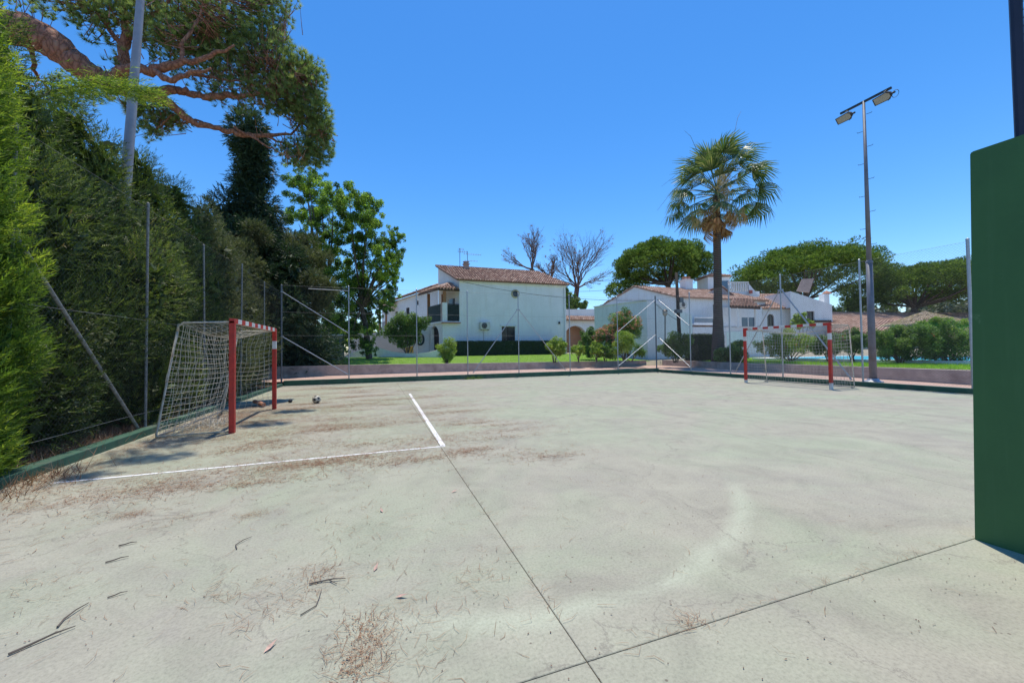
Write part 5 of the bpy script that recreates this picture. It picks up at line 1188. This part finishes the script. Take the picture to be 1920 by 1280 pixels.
n = 150000; sub = frac(lumps, 26, .23, 1.2); P, Nn, idx = lump_pts(sub, n, .15, rmax=1.25); V = diamonds(P, unit(rv(n) + np.array([0, 0, .5])), .125 * (.6 + .7 * rng.random(n)), .08)
stuffpart(np_mesh('crown', V, 4, M['broad'], bt, np.clip(rng.normal(.42, .2, n) + rng.normal(size=len(sub))[idx] * .2, 0, 1)))
mb = MB(); base = cp(692, 668, DB); base.z = .9; f1 = cp(640, 560, DB); f2 = cp(678, 575, DB)
mb.tube([base, base.lerp(f2, .6) + Vector((.1, 0, 0)), f2], [.26, .2, .16], 9); b2 = cp(618, 668, DB); b2.z = .9; f3 = cp(585, 440, DB)
mb.tube([cp(625, 668, DB), cp(615, 560, DB), cp(590, 470, DB), cp(578, 380, DB)], [.2, .17, .12, .05], 8)
for i, l in enumerate(lumps): s = (f2 if l[0] > cp(640, 500, DB).x else cp(612, 540, DB)); e_ = Vector(l[:3]); mb.tube([s, s.lerp(e_, .5) + Vector((random.uniform(-.2, .2), 0, .3)), e_], [.09, .055, .015], 5)
mb.build('trunk', M['bark_grey'], bt)

# --- small tree, bushes round the white house
def mk(lp, d, f=1.0): return [(*cp(x, y, d + random.uniform(-.4, .4)), r * d / F_PX, r * d / F_PX, r * d / F_PX * f) for x, y, r in lp]
shrub('round_tree', 'small round-headed green tree with a forked trunk in front of the terraced house', mk([(760, 600, 18), (742, 615, 18), (775, 612, 18), (757, 625, 20), (782, 598, 11), (740, 632, 12), (770, 632, 14), (755, 645, 9), (800, 600, 8)], 33), 9000, M['shrub'], .16, .5, cat='tree', stems=.95)
shrub('yellow_shrub', 'bright yellow-green shrub on the lawn left of the clipped hedge', mk([(838, 648, 12), (828, 655, 9), (846, 655, 10), (838, 662, 12), (832, 668, 7), (843, 670, 8)], 25.5), 3000, M['shrub_yellow'], .1, .5, stems=.58)
shrub('yellow_shrub', 'small palm-like yellow-green plant on the lawn under the fence brace', mk([(1043, 645, 11), (1035, 652, 10), (1052, 652, 10), (1043, 660, 9), (1028, 648, 6)], 26), 1500, M['shrub_yellow'], .26, .2, stems=.6)
shrub('leafy_plant', 'pale rosette plant, the left of two on the lawn before the arch', mk([(1084, 652, 8), (1078, 658, 7), (1090, 658, 7)], 26.5), 500, M['shrub_yellow'], .22, .3, stems=.6)
shrub('leafy_plant', 'pale rosette plant, the right of two on the lawn before the pink oleander', mk([(1117, 650, 8), (1111, 657, 7), (1124, 657, 7)], 26.5), 500, M['shrub_yellow'], .22, .3, stems=.6)
shrub('dark_shrub', 'dark green bush against the salmon arch', mk([(1108, 625, 14), (1100, 640, 12), (1115, 640, 14), (1108, 655, 14), (1095, 655, 8)], 30), 5000, M['shrub'], .13, .5, stems=.8)
shrub('oleander', 'tall oleander with pink blossom against the annex wall', mk([(1172, 598, 20), (1160, 610, 16), (1185, 608, 18), (1195, 618, 10), (1175, 622, 18), (1170, 585, 10)], 28.5), 7000, M['shrub'], .16, .25, flower=M['flower_pink'], nf=420, fs=.08, stems=.8)
shrub('oleander', 'lower pink-flowered oleander left of the tall one', mk([(1137, 618, 14), (1130, 632, 12), (1143, 632, 14), (1138, 648, 14)], 28), 4500, M['shrub'], .14, .25, flower=M['flower_pink'], nf=420, fs=.08, stems=.8)
shrub('lime_shrub', 'upright lime green bush by the fence corner', mk([(1168, 632, 12), (1162, 645, 12), (1177, 645, 12), (1170, 655, 12), (1180, 635, 8), (1160, 660, 8)], 25.3), 4500, M['shrub_yellow'], .09, .4, stems=.6)
shrub('dark_shrub', 'small dark bush at the foot of the annex wall', mk([(1195, 658, 9), (1203, 662, 7), (1150, 662, 10)], 26), 1500, M['shrub'], .1, .5, stems=.6)
shrub('white_flower_shrub', 'small bush with white blossom between the rosette plants and the oleander', mk([(1133, 655, 10), (1127, 662, 8), (1143, 662, 9)], 27), 1600, M['shrub'], .12, .5, flower=M['stone_white'], nf=18, fs=.06, stems=.6)
# clipped hedges
def boxhedge(name, label, x0, x1, y0, y1, z0, z1, n, mat, size=.09):
    root = tag(empty(name, ((x0 + x1) / 2, (y0 + y1) / 2, z0)), label, 'hedge'); P = rng.random((n, 3)); Nn = rv(n)
    f = rng.random(n); fr = f < .5; P[fr, 1] = 0; Nn[fr] = [0, -1, 0]; tp = (f >= .5) & (f < .8); P[tp, 2] = 1; Nn[tp] = [0, 0, 1]; sd = (f >= .8) & (f < .9); P[sd, 0] = 0; Nn[sd] = [-1, 0, 0]
    P = P * [x1 - x0, y1 - y0, z1 - z0] + [x0, y0, z0] + rng.normal(size=(n, 3)) * .04
    V = diamonds(P, unit(Nn + rv(n) * .7), size, size * .5); stuffpart(np_mesh('foliage', V, 4, mat, root, rng.random(n)))
    mb = MB(); mb.box(((x0 + x1) / 2, (y0 + y1) / 2, (z0 + z1) / 2), (x1 - x0 - .2, y1 - y0 - .16, z1 - z0 - .14)); mb.build('light_block_core', M['green_fab'], root)  # solid dark core added behind the leaves so the hedge blocks light
boxhedge('clipped_hedge', 'long clipped dark hedge along the foot of the white house', 6.75, 17.3, 33.7, 34.6, .7, 2.28, 26000, M['shrub_dark'])
hc = cp(1296, 628, 27); hc2 = cp(1368, 628, 27)
boxhedge('clipped_hedge', 'square dark green hedge at the foot of the palm', hc.x, hc2.x - .2, hc.y - .6, hc.y + .8, .4, hc.z, 9000, M['shrub_dark'])
bu = [('yellowish bush between the lamp post and the palm hedge', [(1255, 645, 14), (1270, 640, 14), (1285, 645, 14), (1262, 658, 14), (1280, 660, 13), (1245, 655, 9)], 25.5, 'shrub', 6500, .1, 0),
      ('dark bush with red flowers behind the left post of the right goal', [(1378, 655, 14), (1385, 645, 10), (1370, 668, 12), (1388, 668, 12), (1360, 660, 10), (1345, 665, 10)], 24, 'shrub', 6500, .1, 14),
      ('flowering hibiscus seen through the right goal net', [(1455, 640, 18), (1470, 650, 16), (1485, 635, 18), (1500, 650, 18), (1450, 655, 12), (1520, 640, 16), (1430, 648, 11), (1530, 655, 10)], 23.2, 'shrub_yellow', 9000, .1, 26),
      ('hibiscus bush just left of the right post of the goal', [(1535, 650, 14), (1548, 638, 14), (1560, 650, 14), (1570, 640, 12)], 21.5, 'shrub', 5500, .1, 14),
      ('sparse orange-flowered bush between the goal and the floodlight pole', [(1582, 645, 13), (1595, 632, 13), (1600, 650, 14), (1612, 640, 12)], 20.6, 'shrub', 5500, .09, 12),
      ('large leafy bush right of the floodlight pole', [(1655, 640, 18), (1672, 650, 20), (1690, 638, 20), (1700, 655, 20), (1668, 658, 14), (1715, 640, 18), (1705, 668, 10), (1650, 645, 12), (1680, 625, 14), (1712, 622, 14)], 18.5, 'shrub', 15000, .085, 3),
      ('biggest green bush beside the end post of the right fence', [(1735, 635, 20), (1755, 650, 22), (1775, 635, 22), (1790, 655, 22), (1760, 668, 12), (1800, 630, 18), (1738, 652, 18), (1810, 655, 18), (1745, 622, 15), (1775, 618, 15), (1835, 645, 24), (1860, 640, 24)], 17.5, 'shrub', 15000, .085, 3),
      ('lime green hedge top glowing behind the biggest bush', [(1745, 606, 8), (1760, 604, 8), (1775, 605, 8), (1790, 606, 8), (1730, 612, 8), (1805, 610, 8), (1765, 614, 10)], 21, 'shrub_yellow', 3500, .09, 0),
      ('bright green bush in front of the arched white house', [(1505, 596, 9), (1495, 604, 8), (1516, 604, 8), (1505, 610, 8)], 38, 'shrub_yellow', 1800, .2, 0)]
for lab, lp, d, mt, n, sz, nf in bu: shrub('garden_bush', lab, mk(lp, d), n, M[mt], sz, .5, flower=M['flower_red'] if nf else None, nf=nf, fs=.06, stems=.5 if d < 30 else 1.2, shell=.35)

# lawns
def grass(x0, x1, y0, y1, n, label, L=.07):
    P = np.zeros((n, 3)); P[:, 0] = x0 + (x1 - x0) * rng.random(n); P[:, 1] = y0 + (y1 - y0) * rng.random(n) ** 1.4; P[:, 2] = [tz(a, b) for a, b in P[:, :2]]
    V = blades(P, unit(np.array([0, 0, 1]) + rv(n) * .45), L * (.6 + .8 * rng.random(n)), .014); tag(np_mesh('grass', V, 3, M['grassm'], None, rng.random(n)), label, kind='stuff')
tag(grid('lawn', list(np.linspace(-6, 19.6, 12)), list(np.linspace(24.1, 34.4, 9)), lambda x, y: tz(x, y) + .015, M['lawn']), kind='structure')
grass(-5.8, 19.4, 24.1, 34.2, 70000, 'sunlit mown grass of the lawn behind the low wall')
tag(grid('side_lawn', list(np.linspace(20.95, 29.5, 10)), list(np.linspace(-4, 23.6, 12)), lambda x, y: tz(x, y) + .015, M['lawn']), kind='structure')
grass(20.9, 26, 2, 22, 50000, 'yellow-green grass under the bushes beyond the right wall', .12)
# pool with pale coping
def zq(x, y): return tz(x, y)
mb = MB(); mb.poly([(24.6, 6.3, .70), (33, 6.3, .70), (33, 18.7, .70), (24.6, 18.7, .70)]); tag(mb.build('pool_water', M['water']), kind='structure')
mb = MB()
for (x0, x1, y0, y1) in ((24.0, 24.6, 5.7, 19.3), (33, 33.6, 5.7, 19.3), (24.6, 33, 5.7, 6.3), (24.6, 33, 18.7, 19.3)): mb.box(((x0 + x1) / 2, (y0 + y1) / 2, .63), (x1 - x0, y1 - y0, .2))
tag(mb.build('pool_coping', M['white']), kind='structure')

# --- umbrella pines
def umbrella(label, cx, cy, rx, ry, d, tx, ty, extra=(), n=26000, npuf=120, trunks=1):
    k = d / F_PX; c = cp(cx, cy, d); R = rx * k; H = ry * k; root = tag(empty('umbrella_pine', (c.x, c.y, 1)), label, 'tree', 'umbrella pines on the skyline'); lumps = []
    for i in range(npuf):
        a = i * 2.39996; q = math.sqrt((i + .5) / npuf); zz = math.sqrt(max(0, 1 - q * q)) * H * 1.55 - H * .62; s = R * .17 * random.uniform(.7, 1.35)
        lumps.append((c.x + math.cos(a) * q * R * .9, c.y + math.sin(a) * q * R * .9, c.z + zz + random.uniform(-.12, .12) * H, s, s, s * .72))
    for i in range(npuf // 3):
        a = random.random() * 6.283; q = math.sqrt(random.random()) * .85; s = R * .13; lumps.append((c.x + math.cos(a) * q * R, c.y + math.sin(a) * q * R, c.z - H * .55 + random.uniform(-.1, .25) * H, s, s, s * .7))
    for (x, y, r) in extra: p = cp(x, y, d); lumps.append((p.x, p.y, p.z, r * k, r * k, r * k * .8))
    puffs = lumps; lumps = frac(lumps, 7, .5, .8)
    P, Nn, idx = lump_pts(lumps, n, .5, .2); D = unit(Nn * .8 + np.array([0, 0, .55]) + rv(n) * .4); V = tufts(P, D, 5, .32 * d / 60, .07 * d / 60, .6)
    stuffpart(np_mesh('crown', V, 3, M['stone_pine'], root, np.clip(np.tile(rng.normal(.45, .2, n) + rng.normal(size=len(lumps))[idx] * .12, 5), 0, 1)))
    mb = MB(); b = cp(tx, ty, d); b.z = .5; f = Vector((b.x * .7 + c.x * .3, b.y * .7 + c.y * .3, c.z - H * 1.1)); mb.tube([b, b.lerp(f, .6) + Vector((.2, 0, 0)), f], [.5, .42, .36], 9)
    for i in range(14): l = puffs[int(i * npuf / 14)]; e_ = Vector((l[0], l[1], l[2] - .2)); mb.tube([f + Vector((0, 0, -.4 + .05 * i)), f.lerp(e_, .5) + Vector((0, 0, -.1 * H)), e_], [.2, .14, .05], 6)
    if trunks > 1: b2 = cp(tx + 40, ty, d); b2.z = .5; mb.tube([b2, b2.lerp(f, .5), f], [.45, .4, .3], 8)
    mb.build('trunk', M['bark_grey'], root)
umbrella('dense umbrella pine above the gabled house, left of the palm', 1236, 497, 92, 36, 58, 1262, 640, [(1160, 535, 20), (1150, 550, 14), (1172, 520, 18), (1180, 545, 16), (1200, 525, 20)], 34000, 75)
umbrella('widest umbrella pine behind the arched white house', 1510, 518, 132, 42, 66, 1510, 640, [(1590, 560, 14), (1400, 545, 16), (1600, 575, 12), (1575, 578, 10)], 42000, 95)
umbrella('umbrella pine with two leaning trunks behind the right fence', 1750, 538, 108, 36, 56, 1700, 600, [(1655, 520, 16), (1650, 540, 14), (1665, 555, 12), (1850, 520, 24)], 38000, 80, 2)
shrub('garden_tree', 'low dark tree between the white house and the dead tree', mk([(1066, 560, 12), (1080, 568, 10), (1068, 574, 12), (1092, 572, 8), (1060, 545, 6)], 47), 2600, M['stone_pine'], .35, .4, cat='tree', stems=1.2)
shrub('garden_tree', 'bushy tree in the background between two umbrella pines left of the light pole', mk([(1595, 560, 14), (1605, 572, 14), (1590, 578, 12), (1610, 585, 10), (1565, 582, 10)], 60), 3500, M['stone_pine'], .4, .4, cat='tree', stems=1.2)
# distant greenery
def far(x0, x1, y0, y1, d, n, mat, name, label, size=.8):
    t = rng.random(n); p = []
    for i in range(n):
        x = x0 + (x1 - x0) * t[i]; top = y0 + 7 * math.sin(x * .045) + 5 * math.sin(x * .13 + 1) + 3 * math.sin(x * .31); y = top + (y1 - top) * random.random() ** 1.3; p.append(tuple(cp(x, y, d + random.uniform(-4, 4))))
    V = diamonds(np.array(p), rv(n), size, size * .6); tag(np_mesh(name, V, 4, mat, None, rng.random(n)), label, kind='stuff')
far(1540, 2000, 578, 640, 95, 14000, M['haze_bush'], 'distant_scrub', 'grey-green distant scrub on the rise behind the pavilions', .9)
far(1700, 1980, 566, 630, 88, 7000, M['haze_bush'], 'distant_scrub', 'dusty olive trees far behind the right umbrella pine', .8)
far(-500, 900, 610, 660, 85, 16000, M['stone_pine'], 'distant_trees', 'far dark tree line behind the hedge and terraced house', 1.0)
far(1050, 1500, 600, 650, 85, 5000, M['stone_pine'], 'distant_trees', 'far tree line behind the gabled house', 1.0)

# --- dead trees
def dead(label, bx, by, top, d, spread, n0, seed, levels=5):
    random.seed(seed); root = tag(empty('dead_tree', tuple(cp(bx, by, d))), label, 'tree', 'bare dead trees behind the white house'); big = MB(); small = MB(); leaves = []
    b = cp(bx, by, d); b.z = 1.0; f = cp(top[0], top[1], d)
    big.tube([b, b.lerp(f, .6), f], [.5, .42, .34], 9)
    def rec(p, dr, L, r, lv):
        q1 = p + dr * L * .5 + Vector((random.uniform(-1, 1), random.uniform(-1, 1), random.uniform(-.5, 1))) * L * .07; q = p + dr * L + Vector((0, 0, L * .05))
        (big if lv > 2 else small).tube([p, q1, q], [r, r * .8, r * .62], 6 if lv > 2 else 3, cap=False)
        if lv == 0: leaves.append(tuple(q)); return
        for k in range(3):
            nd = (dr + Vector((random.uniform(-1, 1), random.uniform(-1, 1), random.uniform(-.55, .75))) * .5).normalized(); rec(q if k < 2 else q1, nd, L * random.uniform(.66, .9), r * .56, lv - 1)
    for k in range(n0):
        a = k * 6.283 / n0 + random.uniform(-.3, .3); el = random.uniform(.15, 1.1) if k % 3 else 1.3; rt = Vector((.94, -.33, 0)); fw = Vector((.33, .94, 0))
        rec(f, (rt * math.cos(a) * math.cos(el) + fw * math.sin(a) * math.cos(el) + Vector((0, 0, math.sin(el)))).normalized(), spread * random.uniform(.72, 1.05), .15, levels)
    big.build('trunk', M['bark_dead'], root); o = small.build('twigs', M['bark_dead'], root); o['kind'] = 'stuff'
    L_ = np.array(leaves); sel = L_[rng.random(len(L_)) < .07]
    if len(sel): V = tufts(sel, rv(len(sel)), 9, .35, .05, .8); stuffpart(np_mesh('dry_needles', V, 3, M['dry_brown'], root, rng.random(len(V))))
dead('large bare dead tree with a fan of branches right of the white house roof', 1066, 600, (1082, 540), 56, 2.5, 8, 5)
dead('smaller bare dead tree rising behind the right end of the white house roof', 1004, 600, (998, 505), 56, 1.75, 4, 9, 5)
dead('low dead tree with rusty brown needle clumps between the two bare trees', 1040, 600, (1034, 522), 58, 1.2, 4, 14, 4)
random.seed(5)

# --- palm
pb = Vector((21.3, 19.6, .45)); pt_ = cp(1344, 365, (pb.dot(Vector(tuple(_f))))); 
palm = tag(empty('fan_palm', tuple(pb)), 'tall fan palm with a grey trunk and orange dead fronds under its green crown', 'palm')
mb = MB(); pts = []; rad = []
for i in range(30):
    t = i / 29; p = pb.lerp(pt_, t); pts.append(p + Vector((math.sin(t * 5) * .03, 0, 0))); rad.append((.42 - .14 * min(1, t * 3) - .07 * t) * (1.0 + .03 * (i % 2)))
mb.tube(pts, rad, 16); mb.build('trunk', M['bark_palm'], palm, smooth=True)
def frond_mesh(name, mat, petiole, blade, spread, droop, nleaf=30, seed=0):
    r = random.Random(seed); mb = MB(); mb.tube([(0, 0, 0), (petiole * .5, 0, -.03), (petiole, 0, -.12)], [.035, .025, .02], 4, cap=False); tris = []; V = []
    o = Vector((petiole, 0, -.12))
    for i in range(nleaf):
        a = (i / (nleaf - 1) - .5) * 2 * spread; L = blade * (.72 + .28 * math.cos(a * .7)) * r.uniform(.85, 1.08); d = Vector((math.cos(a), math.sin(a), -.12 - .18 * abs(math.sin(a)))); s = Vector((-math.sin(a), math.cos(a), 0))
        m1 = o + d * L * .55; dr = droop * r.uniform(.6, 1.4); e = m1 + (d * .55 + Vector((0, 0, -dr))).normalized() * L * .48; w = .03 * blade
        z = Vector((0, 0, .02 * (1 if i % 2 else -1)))
        for (p, q, w0, w1) in ((o, m1, .01, w), (m1, e, w, .006)):
            V.append([p - s * w0, q - s * w1 + z, q + s * w1 + z, p + s * w0])
    b = len(mb.v)
    for q in V: mb._add(q, [(0, 1, 2, 3)])
    me = bpy.data.meshes.new(name); me.from_pydata(mb.v, [], mb.f); me.materials.append(mat); at = me.attributes.new('rnd', 'FLOAT', 'FACE')
    at.data.foreach_set('value', [r.random() for _ in mb.f]); me.update(); return me
g_me = [frond_mesh('frond', M['palm'], 1.7 + .2 * k, 1.55, 1.35 + .12 * k, .3 + .2 * k, 28, k) for k in range(4)]
d_me = [frond_mesh('dead_frond', M['palm_dead'], 1.5, 1.35, .8, 1.5, 24, 20 + k) for k in range(3)]
def put_frond(me, az, el, name, roll=0, off=0.0, sc=1):
    o = bpy.data.objects.new(name, me); COL.objects.link(o); o.parent = palm; o.location = (pt_ - pb) + Vector((0, 0, off))
    o.rotation_euler = (Matrix.Rotation(az, 3, 'Z') @ Matrix.Rotation(-el, 3, 'Y') @ Matrix.Rotation(roll, 3, 'X')).to_euler(); o.scale = (sc, sc, sc)
for i in range(42):
    t = (i + .5) / 42; el = math.radians(86 - 112 * t ** .85); put_frond(g_me[i % 4], i * 2.39996, el, 'frond', random.uniform(-.35, .35), .35 - .5 * t, random.uniform(.88, 1.08))
for i in range(15): put_frond(d_me[i % 3], i * 2.39996 + .3, math.radians(random.uniform(-68, -22)), 'dead_frond', random.uniform(-.5, .5), -.3 - .5 * random.random(), random.uniform(.7, 1.05))
mb = MB()
for k, (px, py, ex, ey) in enumerate([(1330, 300, 1240, 350), (1330, 310, 1238, 420), (1320, 320, 1250, 440), (1390, 300, 1465, 360), (1400, 290, 1450, 400), (1390, 275, 1432, 280), (1375, 260, 1390, 208), (1310, 290, 1283, 245), (1370, 330, 1425, 375), (1300, 330, 1232, 395)]):
    dd = pt_.dot(Vector(tuple(_f))); a = pt_ + Vector((0, 0, .3)); m_ = cp(px, py, dd + random.uniform(-1, 1)); e_ = cp(ex, ey, dd + random.uniform(-1, 1)); m2 = m_.lerp(e_, .55) + Vector((0, 0, .35)); mb.tube([a, m_, m2, e_], [.02, .015, .012, .006], 4)
mb.build('flower_stalk', M['bark_grey'], palm)
n = 260; P = np.array(tuple(pt_)) + np.array([-.55, -.4, .0]) * 0 + np.stack([rng.normal(size=n) * .22 - .25, rng.normal(size=n) * .2 - .75, rng.normal(size=n) * .65 + .35], 1)
V = tufts(P, unit(np.array([0, 0, -1.0]) + rv(n) * .4), 8, .28, .02, .6); stuffpart(np_mesh('straw', V, 3, M['palm_straw'], palm, rng.random(len(V))))
n = 200; a = rng.random(n) * 6.28; P = np.array(tuple(pt_)) + np.stack([np.cos(a) * 1.5, np.sin(a) * 1.5, -1.1 - rng.random(n) * .9], 1); V = tufts(P, unit(np.array([0, 0, -1.0]) + rv(n) * .25), 6, .4, .02, .5); stuffpart(np_mesh('hanging_straw', V, 3, M['palm_straw'], palm, rng.random(len(V))))

# weeds on the far kerb, dry grass at the foot of the left kerb
def tuftgrass(name, label, pts, n, L, mat, sp=.12):
    P = np.array([random.choice(pts) for _ in range(n)]) + rng.normal(size=(n, 3)) * [sp, sp, 0]; V = blades(P, unit(np.array([0, 0, .8]) + rv(n) * .7), L * (.5 + rng.random(n)), .008); tag(np_mesh(name, V, 3, mat, None, rng.random(n)), label, kind='stuff')
tuftgrass('weeds', 'small weeds growing from the far kerb', [(4.4, 19.45, 0), (5.0, 19.5, 0), (4.7, 19.5, 0)], 260, .22, M['shrub'], .1)
tuftgrass('dry_grass', 'dry grass and litter along the left kerb', [(-4.4, y, .05) for y in np.arange(4, 11, .35)] + [(-3.8, 5.5, 0), (-3.75, 6.2, 0)], 5000, .16, M['litter'], .2)
def soil_litter():
    n = 42000; P = np.zeros((n, 3)); P[:, 0] = -4.15 - 3.2 * rng.random(n); P[:, 1] = 3 + 16 * rng.random(n) ** 1.3; P[:, 2] = [soilz(a, b) + .015 for a, b in P[:, :2]]
    V = blades(P, unit(rv(n) * [1, 1, .25]), .12, .006); tag(np_mesh('needle_litter', V, 3, M['litter'], None, rng.random(n)), 'thick brown litter on the soil under the hedge', kind='stuff')
soil_litter()
bpy.context.view_layer.update()
